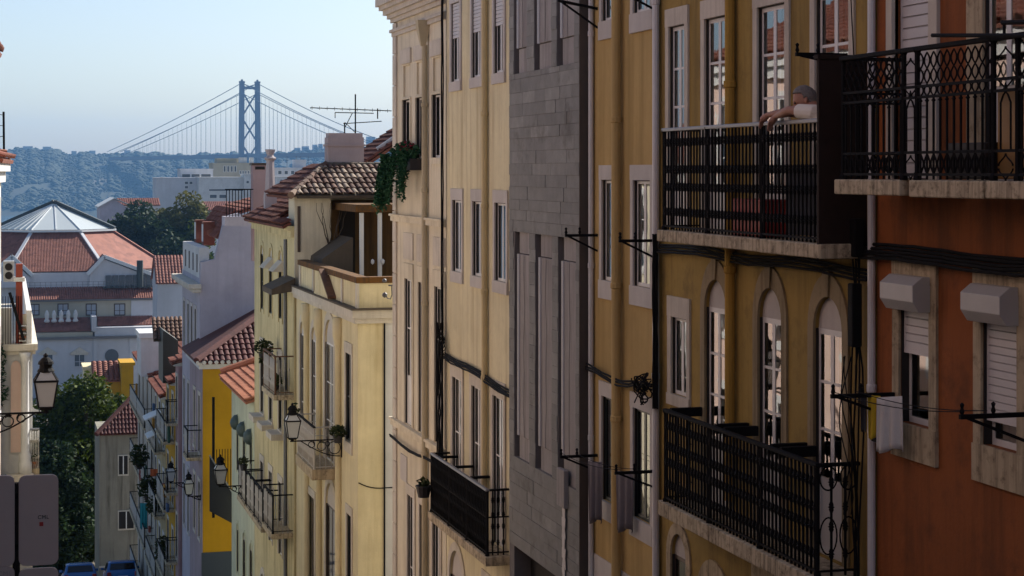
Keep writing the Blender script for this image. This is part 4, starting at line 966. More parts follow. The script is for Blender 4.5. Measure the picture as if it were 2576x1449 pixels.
for zc in (-3.35, -2.82):
    for xc in (7.29, 7.49):
        q = MB(); q.tube([(xc + .085 * math.cos(k * math.pi / 10), 15.6, zc + (.17 if zc < -3 else .11) * math.sin(k * math.pi / 10)) for k in range(20)], .008, 4, closed=True); q.build('ring_scroll', M['iron'], bl)
pipe('drainpipe', 7.535, 18.6, -3.55, 5.5, .055, M['pipeyellow'], '', collars=(.9, -1.1, -2.9), parent=H.root)
q = MB(); q.box(7.26, 7.5, 17.0, 17.85, -.655, -.29); q.box(7.25, 7.51, 16.99, 17.86, -.32, -.28)
single('red_crate', q, flat('red_plastic', (.30, .02, .02), .4), 'red plastic crate behind the upper balcony railing', 'crate', loc=(7.38, 17.4, -.655), bevel=.01)
single('dark_sheet', MB().box(7.215, 7.225, 15.56, 16.35, -.6, .02), flat('navy_tarp', (.012, .014, .024), .8), 'dark navy sheet tied inside the upper balcony railing', 'sheet', loc=(7.22, 15.9, -.6))
for k, (y, l) in enumerate(((19.1, 'leftmost'), (17.75, 'middle'), (16.6, 'rightmost'))):
    pass

# ---- ochre house
H = House('ochre_house', 'flat ochre house with six stone-framed windows and thick drainpipe', 7.6, 21.02, 23.6, -9.0, 9.0, M['ochre'], reveal=.2)
for z0, z1 in ((1.97, 3.3), (-1.43, -.11), (-4.32, -2.95)):
    for ya, yb in ((22.62, 23.18), (21.28, 21.92)):
        H.window(ya, yb, z0, z1, 2, 1, sur=(.1, .1, .19, .24), smat=M['palestone'], rec=.032, curtain=1 if z0 > -2 and z0 < 1 else 0, fm=M['frame'] if z0 > -2 else M['greenframe'])
H.window(21.3, 21.95, -8, -5.6, 1, 2, sur=(.15, .15, .2, 0), smat=M['palestone']); H.window(22.6, 23.2, -8, -5.6, 1, 2, sur=(.15, .15, .2, 0), smat=M['palestone'])
H.finish()
MB().box(7.585, 7.605, 21.03, 23.59, -9, -5.1).build('plinth', M['palestone'], H.root)
pipe('drainpipe', 7.525, 22.42, -5.4, 5.5, .06, M['pipeochre'], '', collars=(.62, -1.5, -3.2), parent=H.root)
pipe('drainpipe', 7.545, 20.98, -8.6, 5.5, .042, M['plasticwhite'], 'white plastic drainpipe between the ochre and mustard houses', collars=(2.0, -2.5))
pipe('drainpipe', 7.555, 23.56, -9.0, 5.5, .036, M['plasticwhite'], 'white plastic drainpipe between the grey stone house and ochre house', collars=(1.8, -1.3, -3.6))
pipe('drainpipe', 7.55, 15.25, -8.0, 5.5, .036, M['plasticwhite'], 'white drainpipe between the mustard and terracotta houses', collars=(1.0, -2.0))

# ---- grey stone house
H = House('grey_stone_house', 'narrow grey ashlar house with tall blind marble bays', 7.44, 23.68, 27.27, -9.8, 8.0, M['joint'], reveal=.26)
UB = [(26.29, 27.0), (25.01, 25.89), (23.92, 24.74)]; LB = [(26.14, 26.97), (24.97, 25.82), (23.85, 24.68)]
for bays, z0, z1 in ((UB, 1.47, 4.6), (LB, -4.31, -.91)):
    for k, (ya, yb) in enumerate(bays):
        H.ops.append((ya, yb, z0, z1, 0)); ys_l = yb - .15
        up = z0 > 0; pz0, pz1 = (z0 + .38, z1) if up else (z0 + .35, z1 - .33)
        o = MB().box(7.452, 7.62, ya + .01, ys_l, pz0, pz1).build('marble_panel', M['greypanel'], H.root, bevel=.006)
        MB().box(7.475, 7.62, ya + .01, ys_l, z0, pz0 - .012).build('sill_panel', M['greypanel'], H.root)
        if not up: MB().box(7.475, 7.62, ya + .01, ys_l, pz1 + .012, z1).build('head_panel', M['greypanel'], H.root)
        MB().box(7.66, 7.69, ya, yb, z0, z1).build('back_panel', M['darkside'], H.root)  # dark backing colour imitates the shade deep in the slot
        for t in (.02, .07): MB().box(7.43, 7.46, ys_l - t - .018, ys_l - t, pz0, pz1).build('metal_fin', M['plasticwhite'], o)
        rg = random.Random(20 + k + (9 if up else 0)); n = 40; yy = ya + (ys_l - ya) * .5; ph, am = rg.uniform(0, 6), rg.uniform(.008, .02)
        pts = [(7.446, yy + am * math.sin(ph + j * .42) + .015 * math.sin(j * .19 + ph), pz0 + (pz1 - pz0) * j / n) for j in range(n + 1)]
        MB().tube(pts, .003, 4).build('loose_wire', M['joint'], o)
H.ops.append((23.95, 27.0, -9.8, -5.67, 0)); H.finish()
MB().box(7.7, 7.72, 23.95, 27.0, -9.8, -5.67).build('garage_dark', M['dark'], H.root)  # black board stands in for the unlit garage opening
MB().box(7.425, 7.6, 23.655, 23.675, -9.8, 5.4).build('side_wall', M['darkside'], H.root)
rg = random.Random(5); z = -5.66
while z < 2.95:
    hh = rg.uniform(.15, .21); y = 23.69 + (rg.uniform(-.35, 0)); z1 = z + hh
    for bz in (-4.31, -.91, 1.47):
        if z + .01 < bz < z1 + .08: z1 = bz
    cut = [(a, b) for a, b in UB if z1 > 1.48] + [(a, b) for a, b in LB if z1 > -4.30 and z < -.92]
    while y < 27.26:
        w = rg.uniform(.45, 1.15); segs = [(max(23.69, y), min(27.26, y + w))]; y += w
        for a, b in cut:
            segs = [s for (p, q) in segs for s in ((p, min(q, a)), (max(p, b), q)) if s[1] - s[0] > .05]
        for p, q in segs:
            if q - p > .05: MB().box(7.44 - rg.uniform(.006, .016), 7.45, p + .0025, q - .0025, z + .0025, z1 - .0025).build('stone', M['ashlar'], H.root)
    z = z1
MB().box(7.425, 7.45, 23.69, 27.26, 2.96, 5.4).build('upper_wall', M['ashlar'], H.root) if False else None
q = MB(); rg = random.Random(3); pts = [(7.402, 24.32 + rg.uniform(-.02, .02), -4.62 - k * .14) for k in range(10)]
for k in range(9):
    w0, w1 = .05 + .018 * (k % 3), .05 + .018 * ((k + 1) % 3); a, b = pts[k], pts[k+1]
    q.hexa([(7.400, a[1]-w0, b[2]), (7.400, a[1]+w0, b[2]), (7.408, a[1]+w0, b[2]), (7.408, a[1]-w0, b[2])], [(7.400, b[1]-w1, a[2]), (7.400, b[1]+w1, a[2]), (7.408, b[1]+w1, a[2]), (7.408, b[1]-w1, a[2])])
q.build('pale_streak', flat('pale_streak_tone', (.6, .58, .54), .9, var=.3, scale=15), H.root)  # whitish strip of uneven width running down from the block
MB().box(7.37, 7.44, 24.2, 24.55, -4.62, -4.1).build('marble_block', M['greypanel'], H.root, bevel=.01)

# ---- pale yellow house
H = House('pale_yellow_house', 'pale yellow house with three window rows beside the grey stone house', 7.6, 27.32, 32.12, -11.0, 5.6, M['paleyellow'], reveal=.2)
for ya, yb in ((31.10, 31.72), (29.61, 30.23), (28.19, 28.76)):
    H.window(ya, yb, 1.57, 2.95, 2, 1, sur=(.1, .12, .16, .17), smat=M['palestone'], rec=.032, blind=.62)
for ya, yb in ((30.96, 31.63), (29.50, 30.17), (28.02, 28.71)):
    H.window(ya, yb, -1.75, -.5, 2, 1, sur=(.1, .1, .2, .19), smat=M['palestone'], rec=.032)
for ya, yb in ((30.96, 31.63), (29.63, 30.23), (28.19, 28.83)):
    H.window(ya, yb, -5.98, -3.6, 2, 2, sur=(.13, .13, .25, 0), smat=M['stone'], rec=.032, name='balcony_door', curtain=1, panel=.5)
H.window(30.85, 31.84, -10.8, -6.62, 1, 1, sur=(.15, .15, .15, 0), rise=.5, name='arched_street_door', fm=M['darkwood'], panel=2.5)
H.window(28.4, 29.4, -10.8, -6.7, 1, 1, sur=(.15, .15, .15, 0), name='street_door', fm=M['darkwood'], panel=2.5)
H.finish()
bo = balcony(H.root, 7.6, 7.25, 27.9, 31.79, -6.0, -4.97, [31.79, 30.45, 29.2, 27.9], BAL_LOW, .1, slabs=[(27.8, 31.9)], st=.14, topmat=M['railtop'], rails=(.05, .6), endcount=3)
for y in (31.3, 30.2, 29.1): MB().box(7.28, 7.6, y - .03, y + .03, -4.99, -4.95).build('stay', M['iron'], bo)
pipe('drainpipe', 7.54, 29.2, -5.2, 5.5, .05, M['pipepale'], '', collars=(.9, -.6, -2.0, -3.4), parent=H.root)

# ---- cream house with heavy cornice
H = House('cream_cornice_house', 'tall cream house with heavy cornice and blind window panels', 7.6, 32.17, 36.73, -12.0, 3.2, M['cream'], reveal=.22)
for ya, yb in ((35.17, 35.88), (33.95, 34.65), (32.52, 33.26)):
    H.window(ya, yb, .25, 1.41, 2, 1, sur=(.08, .08, .03, .12), smat=M['cream'], rec=.06)
    H.ops.append((ya + .03, yb - .03, 1.47, 2.08, 0)); MB().box(7.64, 7.68, ya, yb, 1.47, 2.08).build('blind_panel', M['cream'], H.root)
    MB().box(7.56, 7.61, ya - .1, yb + .1, 2.11, 2.4).build('lintel', M['stone'], H.root)
for ya, yb in ((34.99, 35.65), (33.80, 34.42), (32.32, 33.03)):
    H.window(ya, yb, -4.95, -2.1, 2, 2, sur=(.12, .12, .3, 0), smat=M['cream'], rec=.032, name='tall_window', panel=.95, fm=M['frame'])
    MB().box(7.66, 7.70, ya + .05, yb - .05, -4.93, -4.02).build('guard_panel', M['greenframe'], H.root)
    MB().box(7.575, 7.61, ya - .1, yb + .1, -1.72, -1.2).build('apron_panel', M['stone'], H.root)
for ya, yb in ((34.81, 35.39), (33.80, 34.30), (32.6, 33.2)):
    H.window(ya, yb, -10.5, -6.3, 2, 3, sur=(.12, .12, .2, 0), smat=M['stone'], rec=.032, name='tall_window')
H.finish()
q = MB()
for z0, z1, p in ((2.72, 2.8, .05), (2.8, 2.86, .09), (3.0, 3.08, .07), (3.08, 3.16, .13), (3.16, 3.26, .2), (3.26, 3.34, .27), (3.34, 3.5, .33), (3.5, 3.6, .28)):
    q.box(7.6 - p, 9, 32.18, 36.73 + p, z0, z1)
q.build('cornice', M['stone'], H.root)
for z0, z1, z2 in ((-1.0, -.9, -.86), (-5.12, -5.02, -4.97)): MB().box(7.53, 7.7, 32.18, 36.8, z0, z1).box(7.5, 7.7, 32.18, 36.83, z1, z2).build('string_course', M['cream'], H.root)
z = -11.5
while z < 2.7:
    MB().box(7.565, 7.62, 36.42, 36.75, z + .006, z + .62).build('quoin', M['stone'], H.root); z += .63
pipe('drainpipe', 7.53, 33.62, -9.0, 2.35, .055, M['pipecream'], '', collars=(1.2, -.4, -2.5, -5.3), parent=H.root)
MB().lathe([(.06, 0), (.16, .35), (.17, .48), (.15, .48)], (7.5, 33.62, 2.33), 4, R(45)).build('hopper_head', M['pipecream'], H.root)
MB().box(7.58, 7.6, 35.46, 36.05, -6.11, -5.6).build('plaque', M['palestone'], H.root)
g = empty('flower_box', (7.4, 35.2, .2), 'trailing green flower box with red blooms under the cornice house window', 'plant')
MB().box(7.34, 7.56, 34.0, 35.95, .02, .24).build('box', M['pot'], g)
m = MB(); leaves(m, (7.42, 34.9, .36), (.2, 1.05, .2), 420, .06)
for k in range(34): strand(m, (7.28 + rnd.uniform(-.06, .12), rnd.uniform(34.0, 36.3), .3), rnd.uniform(.3, 1.0) if k < 24 else rnd.uniform(.2, .5), (-.08, .12), .045)
for k in range(16): strand(m, (7.3 + rnd.uniform(-.06, .1), rnd.uniform(35.7, 36.3), .35), rnd.uniform(.6, 1.2), (-.1, .25), .05)
m.build('foliage', M['plant'], g)
m = MB(); leaves(m, (7.4, 34.6, .48), (.14, .5, .1), 60, .05); m.build('blooms', M['flower'], g)

# ---- terrace house (corner of the side lane)
H = House('terrace_house', 'butter yellow corner house with roof terrace and arched windows', 7.65, 41.0, 50.1, -14.5, -3.12, M['creamy'], depth=6, reveal=.22)
H.window(41.76, 42.5, -6.24, -4.2, 2, 2, sur=(.12, .12, .25, .25), smat=M['stone'], fm=M['greenframe'], name='tall_window')
H.window(44.1, 45.4, -7.1, -3.62, 2, 3, sur=(.18, .18, .2, 0), rise=.6, smat=M['stone'], name='arched_window', lunette=0)
H.window(46.7, 47.5, -7.1, -4.0, 2, 3, sur=(.15, .15, .2, 0), rise=.35, smat=M['stone'], name='arched_window')
H.window(48.6, 49.4, -7.1, -4.0, 2, 3, sur=(.15, .15, .2, 0), rise=.35, smat=M['stone'], name='arched_window')
H.window(43.9, 45.3, -13.5, -7.6, 2, 2, sur=(.18, .18, .2, 0), rise=.6, smat=M['stone'], name='arched_street_door', fm=M['darkwood'])
H.window(41.75, 42.35, -13.0, -7.9, 1, 2, sur=(.12, .12, .2, .0), smat=M['stone'], fm=M['greenframe'], name='tall_window')
H.window(47.0, 48.2, -13.5, -8.4, 2, 2, sur=(.15, .15, .2, 0), smat=M['stone'], name='street_door', fm=M['darkwood'])
H.finish()
MB().box(8.26, 13.6, 40.985, 41.02, -14.5, -3.32).build('grey_end_panel', M['white'], H.root)
q = MB(); q.tube([(8.25, 40.96, -14), (8.25, 40.96, -3.2)], .02, 6); q.tube(sag((7.66, 40.97, -7.0), (8.25, 40.97, -7.14), .05, 6) + [(8.6, 40.97, -7.14)], .012, 4); q.build('wall_cable', M['cable'], H.root)
q = MB(); q.box(7.5, 7.7, 40.85, 50.2, -3.3, -3.12); q.box(7.701, 13.7, 40.85, 41.02, -3.3, -3.12); q.box(7.56, 7.66, 40.91, 50.18, -3.42, -3.3); q.box(7.66, 13.7, 40.91, 41.0, -3.42, -3.3); q.build('cornice', M['stone'], H.root)
q = MB(); q.box(7.47, 13.7, 40.8, 50.2, -3.117, -3.08); q.build('terrace_edge', M['moss'], H.root)
q = MB(); q.box(7.66, 7.84, 41.05, 49.6, -3.08, -2.52); q.box(7.84, 13.6, 41.05, 41.22, -3.08, -2.52); q.build('parapet', M['creamy'], H.root)
q = MB(); q.box(7.61, 7.9, 41.0, 49.65, -2.52, -2.38); q.box(7.9, 13.6, 41.0, 41.28, -2.52, -2.38); q.build('parapet_cap', M['lichen'], H.root, bevel=.01)
for y in (41.1, 43.0, 45.0, 47.2, 49.4): MB().box(7.625, 7.68, y - .1, y + .1, -3.08, -2.52).build('pier', M['stone'], H.root)
for y in (43.2, 46.0, 48.0): # slim engaged columns
    MB().lathe([(.12, -11.6), (.12, -11.3), (.09, -11.2), (.085, -4.15), (.11, -4.1), (.13, -3.95), (.15, -3.9), (.15, -3.45)], (7.6, y, 0), 8).build('column', M['creamy'], H.root, smooth=True)
# small pediment on the terrace edge
q = MB(); q.prism([(7.52, 44.0, -3.08), (7.52, 46.4, -3.08), (7.52, 45.2, -2.5)], (.12, 0, 0)); q.build('pediment', M['creamy'], H.root)
q = MB(); q.hexa([(7.46, 43.9, -3.06), (7.95, 43.9, -3.06), (7.95, 45.2, -2.46), (7.46, 45.2, -2.46)], [(7.46, 43.9, -3.0), (7.95, 43.9, -3.0), (7.95, 45.2, -2.4), (7.46, 45.2, -2.4)]); q.build('pediment_slab', M['rusty'], H.root)
# lacework balcony
bl = balcony(H.root, 7.65, 7.1, 43.7, 46.2, -7.1, -6.1, [43.7, 44.5, 45.4, 46.2], BAL_FAR, .075, st=.25, mat=flat('white_wrought_iron', (.42, .40, .36), .6, var=.25), rails=(.05, .5, .8), smat=M['oldstone'], topmat=M['iron'])
# roof room at the back of the terrace
q = MB(); q.box(7.6, 8.6, 50.115, 50.152, -3.1, -.66); q.box(7.66, 8.6, 50.152, 51.6, -3.1, -.66); q.box(8.601, 13, 50.9, 55.99, -3.1, -.661); RR = q.build('roof_room', M['cream'], H.root)
MB().box(7.68, 7.76, 50.085, 50.11, -2.2, -.95).build('slot_window', M['darkwood'], RR)
MB().box(8.61, 13.0, 50.84, 50.88, -3.1, -.8).build('stained_wall', plaster('rust_stained_wall', (.17, .095, .035), 1., (.03, .02, .012), .9, spots=.6), RR)
MB().box(8.95, 9.4, 50.80, 50.83, -3.0, -1.1).build('dark_door', M['dark'], RR)
MB().box(8.75, 13, 47.2, 50.8, -1.06, -.86).build('canopy', M['lichen'], RR, bevel=.02)
for x in (8.93, 9.41): MB().box(x - .05, x + .05, 47.3, 47.4, -3.1, -1.08).build('post', M['frame'], RR)
q = MB(); q.prism([(7.95, 48.2, -3.05), (8.86, 48.2, -3.05), (8.86, 48.2, -1.75), (8.05, 48.2, -2.3)], (0, 2.0, 0)); q.build('lean_to', M['moss'], RR)
for x in (9.2, 9.47): single('garden_lantern', MB().blob((x, 47.25, -2.35), .055, 1, .1, (1, 1, 1.5)), M['plasticwhite'], 'small white hanging lantern %s the terrace canopy' % ('at the left post of' if x < 9.3 else 'at the right post of'), 'lantern', loc=(x, 47.25, -2.35))
q = MB(); rg = random.Random(8)
for k in range(7):
    a = Vector((8.62, 49.98, -2.4)); pts = [a]
    for j in range(7): a = a + Vector((rg.uniform(-.06, .06) + (k - 3) * .02, 0, .22)); pts.append(a)
    q.tube(pts, [.02 - .0022 * j for j in range(8)], 4)
single('bare_vine', q, M['trunk'], 'leafless climbing vine on the roof room wall', 'plant', loc=(8.62, 49.98, -2.4))
ro = tile_roof(RR, (7.45, 49.75, -.66), (4.6, 0, 0), (0, 2.5, .82), 27, 6, M['tile'], M['moss'], individual=True, keep=lambda u, v: u > v * .29, jit=.012)
tile_roof(RR, (7.45, 49.75, -.68), (0, 5.0, 0), (1.35, 0, .82), 24, 6, M['roofred'], M['roofred'], keep=lambda u, v: u > v * .48, jit=.02, name='hip_slope')
for k in range(9):
    a = Vector((7.45, 49.75, -.64)).lerp(Vector((8.8, 52.25, .2)), k / 9); b = Vector((7.45, 49.75, -.64)).lerp(Vector((8.8, 52.25, .2)), (k + 1.15) / 9)
    MB().tube([a, b], [.1, .085], 8).build('hip_tile', M['tile'], ro)
for k in range(14):
    x = 8.8 + k * .24; MB().tube([(x, 52.25, .17), (x + .27, 52.25, .17)], [.1, .085], 8).build('ridge_tile', M['moss'], ro)
# higher tiled house behind
g = empty('back_house', (11, 58, -3), 'higher back house with dark red roof and pale roof strips behind the terrace', 'house')
MB().box(10.3, 16, 53.6, 57, -3, .1).build('wall', M['lilac'], g)
tile_roof(g, (9.85, 53.4, -.02), (0, 3.6, 0), (2.6, 0, 1.75), 15, 12, M['roofred'], M['roofred'], jit=.02)
for v in (.42, .6): MB().bar(Vector((9.85, 53.4, .14)) + Vector((2.6, 0, 1.75)) * (v - .12) + Vector((0, .5, 0)), Vector((9.85, 53.4, .14)) + Vector((2.6, 0, 1.75)) * (v + .26) + Vector((0, .5, 0)), .09).build('roof_strip', M['plasticwhite'], g)
q = MB(); q.box(8.93, 9.97, 52.5, 53.1, -.2, .98); q.box(8.89, 10.01, 52.46, 53.14, .72, .78); q.box(8.96, 9.94, 52.53, 53.07, .98, 1.1)
q.build('chimney', plaster('pink_chimney_plaster', (.46, .36, .35), .5), g)
# TV aerial on the pink chimney
g = empty('tv_aerial', (9.6, 52.8, 1.1), 'rooftop TV aerial with two yagi booms on the pink chimney', 'aerial')
A = lambda px, py: at(px, py, 52.8)
MB().tube([A(894, 335), A(894, 237)], .022, 6).build('mast', M['iron'], g); MB().tube([A(867, 335), A(867, 308)], .02, 6).build('mast', M['iron'], g)
for a, b in ((A(780, 271), A(985, 279)), (A(843, 283), A(940, 285)), (A(864, 311), A(960, 305))): MB().bar(a, b, .025).build('boom', M['iron'], g)
MB().bar(A(868, 320), A(886, 285), .02).build('stay', M['iron'], g); MB().bar(A(868, 308), A(893, 333), .018).build('stay', M['iron'], g)
for k in range(11):
    p = A(785 + k * 19, 271.3 + k * .75); MB().bar(p + Vector((0, -.32, 0)), p + Vector((0, .32, 0)), .012).build('element', M['iron'], g); MB().bar(p + Vector((0, 0, -.05)), p + Vector((0, 0, .05)), .012).build('element', M['iron'], g)
for k in range(8): p = A(872 + k * 12, 310.5 - k * .75); MB().bar(p + Vector((0, -.2, 0)), p + Vector((0, .2, 0)), .012).build('element', M['iron'], g)
p = A(950, 285); MB().bar(p + Vector((0, 0, -.16)), p + Vector((0, 0, .14)), .03).build('reflector', M['iron'], g); MB().bar(A(843, 283), A(843, 297), .02).build('reflector', M['iron'], g)

# ---- old cream house with narrow arched windows
H = House('arched_cream_house', 'old stained cream house with narrow arched windows and tile eave', 7.6, 50.16, 58.5, -16.5, -1.55, M['olivecream'], depth=1.0, reveal=.22)
for ya, yb in ((56.3, 57.0), (54.4, 55.1), (52.4, 53.1)):
    H.window(ya, yb, -4.22, -2.25, 2, 2, sur=(.1, .1, .12, .12), rise=.3, smat=M['olivecream'], fm=M['greenframe'], name='arched_window')
    H.window(ya, yb, -7.4, -5.3, 2, 2, sur=(.1, .1, .2, .12), smat=M['stone'], fm=M['greenframe'], name='tall_window')
    H.window(ya, yb, -11.0, -8.9, 2, 2, sur=(.12, .12, .2, 0), smat=M['stone'], name='balcony_door')
    MB().box(7.25, 7.62, ya - .2, yb + .2, -7.62, -7.45).build('window_ledge', M['stone'], H.root)
    MB().hexa([(7.3, ya - .15, -2.85), (7.6, ya - .15, -2.85), (7.6, yb + .1, -2.85), (7.3, yb + .1, -2.85)], [(7.58, ya - .15, -2.55), (7.6, ya - .15, -2.55), (7.6, yb + .1, -2.55), (7.58, yb + .1, -2.55)]).build('canopy_hood', M['stone'], H.root) if ya < 56 else None
for ya, yb in ((56.0, 57.0), (54.2, 55.2), (52.2, 53.2)): H.window(ya, yb, -16.3, -12.3, 2, 1, sur=(.15, .15, .2, 0), rise=.45, name='arched_street_door', fm=M['darkwood'])
H.finish()
q = MB(); q.box(7.42, 7.62, 50.2, 58.55, -1.62, -1.5); q.box(7.5, 7.62, 50.2, 58.5, -1.8, -1.62); q.build('cornice', M['olivecream'], H.root)
tile_roof(H.root, (7.28, 50.25, -1.5), (0, 8.5, 0), (2.7, 0, 1.45), 40, 12, M['roofred'], M['roofred'], jit=.03, keep=lambda u, v: u > .3 or v < .12)
q = MB(); q.box(7.72, 8.08, 56.9, 57.26, -1.4, -.72); q.lathe([(.2, -.72), (.2, -.66), (.165, -.62), (.125, .28), (.13, .33), (.19, .38), (.19, .42), (.12, .46), (.10, .52), (.13, .56), (.16, .66), (.16, .68)], (7.9, 57.08, 0), 8, R(22.5)); q.build('chimney', plaster('chimney_limewash', (.52, .46, .46), .5), H.root)
for y in (57.8, 55.8, 53.9):
    balcony(H.root, 7.6, 7.12, y - .95, y + .75, -10.2, -9.15, [y - .95, y - .1, y + .75], BAL_FAR, .09, st=.14)
balcony(H.root, 7.6, 7.05, 50.4, 52.2, -9.9, -8.85, [50.4, 51.3, 52.2], BAL_FAR, .085, st=.14)
balcony(H.root, 7.6, 7.1, 50.3, 52.6, -6.1, -5.05, [50.3, 51.4, 52.6], BAL_FAR, .085, st=.14, mat=M['rusty'])
MB().hexa([(6.95, 49.95, -3.35), (7.6, 49.95, -3.25), (7.6, 51.8, -3.25), (6.95, 51.8, -3.35)], [(6.95, 49.95, -3.2), (7.6, 49.95, -2.9), (7.6, 51.8, -2.9), (6.95, 51.8, -3.2)]).build('porch_roof', M['moss'], H.root)
MB().tube([(7.55, 51.5, -16), (7.55, 51.5, -1.9)], .05, 8).build('drainpipe', flat('grey_pipe', (.16, .17, .18), .5), H.root)
MB().box(8.0, 8.5, 61.9, 62.5, -2.5, .27).build('pink_stack', M['pinkwall'], H.root) if False else None
g = empty('chimney_stack', (8.2, 62, -3), 'square pink chimney stack behind the ornate white chimney', 'chimney')
MB().box(7.97, 8.45, 61.8, 62.3, -3, .2).build('shaft', plaster('rose_stack', (.40, .28, .28), .5), g); MB().box(7.93, 8.49, 61.76, 62.34, .2, .28).build('cap', M['darkwood'], g); MB().box(8.05, 8.37, 61.78, 61.81, .06, .16).build('vent', M['dark'], g)
g = empty('roof_fence', (7.5, 62, -1), 'dark iron fence on the roof terrace left of the pink stack', 'fence')
for k in range(9): MB().box(7.05 + k * .1, 7.075 + k * .1, 61.5, 61.52, -1.55, -.6).build('bar', M['iron'], g)
MB().box(7.02, 7.95, 61.49, 61.53, -.62, -.58).build('rail', M['iron'], g); MB().box(7.0, 8.0, 61.4, 62.3, -1.8, -1.5).build('base', M['lilac'], g)

# ---- pale green house
H = House('pale_green_house', 'pale green house with hooded windows under bright orange tiles', 7.6, 58.55, 64.6, -17.0, -7.3, M['mint'], depth=5, reveal=.2)
for ya, yb in ((62.5, 63.1), (60.7, 61.4), (58.95, 59.6)):
    H.window(ya, yb, -10.15, -8.3, 1, 2, rise=.3, fm=M['greenframe'], name='hooded_window', sur=(.08, .08, .08, .1), smat=M['mint'])
    MB().blob((7.58, (ya + yb) / 2, -8.5), .36, 2, .02, (.7, 1.0, .75)).build('hood', flat('green_awning', (.05, .075, .065), .6), H.root, smooth=True)
    H.window(ya, yb, -13.6, -11.9, 1, 2, rise=.3, fm=M['darkwood'], name='arched_window', sur=(.08, .08, .1, .1), smat=M['mint'])
H.finish()
tile_roof(H.root, (7.32, 58.6, -7.3), (0, 7.3, 0), (2.0, 0, .62), 26, 8, M['tileorange'], M['tileorange'], jit=.02)
MB().tube([(7.36, 65.85, -7.1), (9.2, 65.8, -6.5)], .13, 8).build('verge_tile', M['tileorange'], H.root)
# ---- golden house, its gable end turned to the camera
H = House('golden_house', 'golden yellow house end with white cornice and dark hipped roof', 6.95, 68.0, 72.9, -18.0, -7.05, plaster('dusty_mauve_plaster', (.36, .29, .31), .8, (.2, .15, .16), .8), depth=5, reveal=.15)
H.window(68.8, 69.5, -10.4, -8.3, 1, 2, sur=(.1, .1, .15, .1), smat=M['stone']); H.window(70.6, 71.3, -10.4, -8.3, 1, 2, sur=(.1, .1, .15, .1), smat=M['stone'])
H.window(68.8, 69.5, -13.6, -11.5, 1, 2, sur=(.1, .1, .15, .1), smat=M['stone']); H.window(70.6, 71.3, -13.6, -11.5, 1, 2, sur=(.1, .1, .15, .1), smat=M['stone'])
H.finish()
balcony(H.root, 6.95, 6.45, 68.5, 69.8, -10.5, -9.5, [68.5, 69.8], BAL_FAR, .1, st=.12)
MB().box(6.945, 12, 67.97, 67.997, -18, -7.2).build('end_wall', M['sunyellow'], H.root)
q = MB(); q.box(6.8, 12, 67.82, 68.02, -7.2, -7.05); q.box(6.72, 12, 67.74, 68.02, -7.05, -6.95); q.box(6.8, 6.96, 68.02, 73, -7.2, -6.95); q.build('cornice', M['white'], H.root)
MB().box(6.9, 12, 67.93, 67.969, -18, -13.9).build('blue_plinth', flat('blue_dado', (.03, .045, .07), .6), H.root)
tile_roof(H.root, (6.7, 67.7, -6.95), (4.6, 0, 0), (0, 3.2, 1.45), 22, 9, M['tiledark'], M['tiledark'], keep=lambda u, v: u > v * .62, jit=.015)
q = MB(); q.hexa([(6.7, 67.7, -7.0), (6.7, 73.5, -7.0), (9.55, 73.5, -5.5), (9.55, 70.9, -5.5)], [(6.7, 67.7, -6.9), (6.7, 73.5, -6.9), (9.55, 73.5, -5.4), (9.55, 70.9, -5.4)]); q.build('street_slope', M['tiledark'], H.root)
MB().tube([(6.7, 67.7, -6.88), (9.55, 70.9, -5.4)], .13, 8).build('hip_tile', M['tiledark'], H.root)
for k in range(20): MB().tube([(6.75 + k * .22, 67.66, -6.95), (6.75 + k * .22, 67.95, -6.9)], .075, 8).build('eave_tile', M['white'], H.root)
single('flag_pole', MB().tube([(7.25, 67.2, -12.5), (7.25, 67.2, -8.15)], .05, 8), M['iron'], 'black vertical pole before the golden house end', 'pole', loc=(7.25, 67.2, -12.5))
# ---- lilac house with mansard
H = House('lilac_house', 'tall lilac house with blank end wall and dark red mansard', 7.35, 73.0, 80.5, -19.0, -4.2, M['lilac'], depth=7, reveal=.2)
for ya, yb in ((79.2, 79.8), (77.4, 78.0), (75.9, 76.5), (74.4, 75.0)):
    H.window(ya, yb, -7.6, -5.5, 1, 2, sur=(.12, .12, .15, .1), smat=M['palestone'], fm=M['darkwood']); H.window(ya, yb, -11.2, -8.8, 1, 2, sur=(.12, .12, .15, .1), smat=M['palestone'], fm=M['darkwood'])
    H.window(ya, yb, -15, -12.4, 1, 2, sur=(.12, .12, .15, .1), smat=M['palestone'], fm=M['darkwood'])
H.finish()
q = MB(); q.box(7.05, 7.4, 72.9, 80.6, -4.75, -4.6); q.box(6.9, 7.4, 72.85, 80.7, -4.6, -4.4); q.build('cornice', M['stone'], H.root, bevel=.03)
pw = [at(506, 660, 73), at(540, 652, 73), at(552, 600, 73), at(565, 549, 73), at(578, 541, 73), at(600, 536, 73), at(660, 560, 73), at(720, 640, 73), at(720, 690, 73)]
q = MB(); q.prism([(7.36, 73, -4.199)] + [(p.x, 73, p.z) for p in pw] + [(pw[-1].x, 73, -4.199)], (0, .35, 0)); q.build('end_gable', M['lilac'], H.root)
MB().box(7.36, 7.75, 73.4, 80.3, -4.2, -3.0).build('roof_parapet', M['white'], H.root)
for k in range(4): MB().box(7.33, 7.37, 74 + k * 1.6, 74.25 + k * 1.6, -4.0, -3.3).build('parapet_slot', M['joint'], H.root)
tile_roof(H.root, (pw[2].x - .05, 73.35, pw[2].z), (0, 7.0, 0), (pw[5].x - pw[2].x, 0, pw[5].z - pw[2].z + .1), 30, 6, M['tilejoin'], M['tilejoin'], jit=.02)
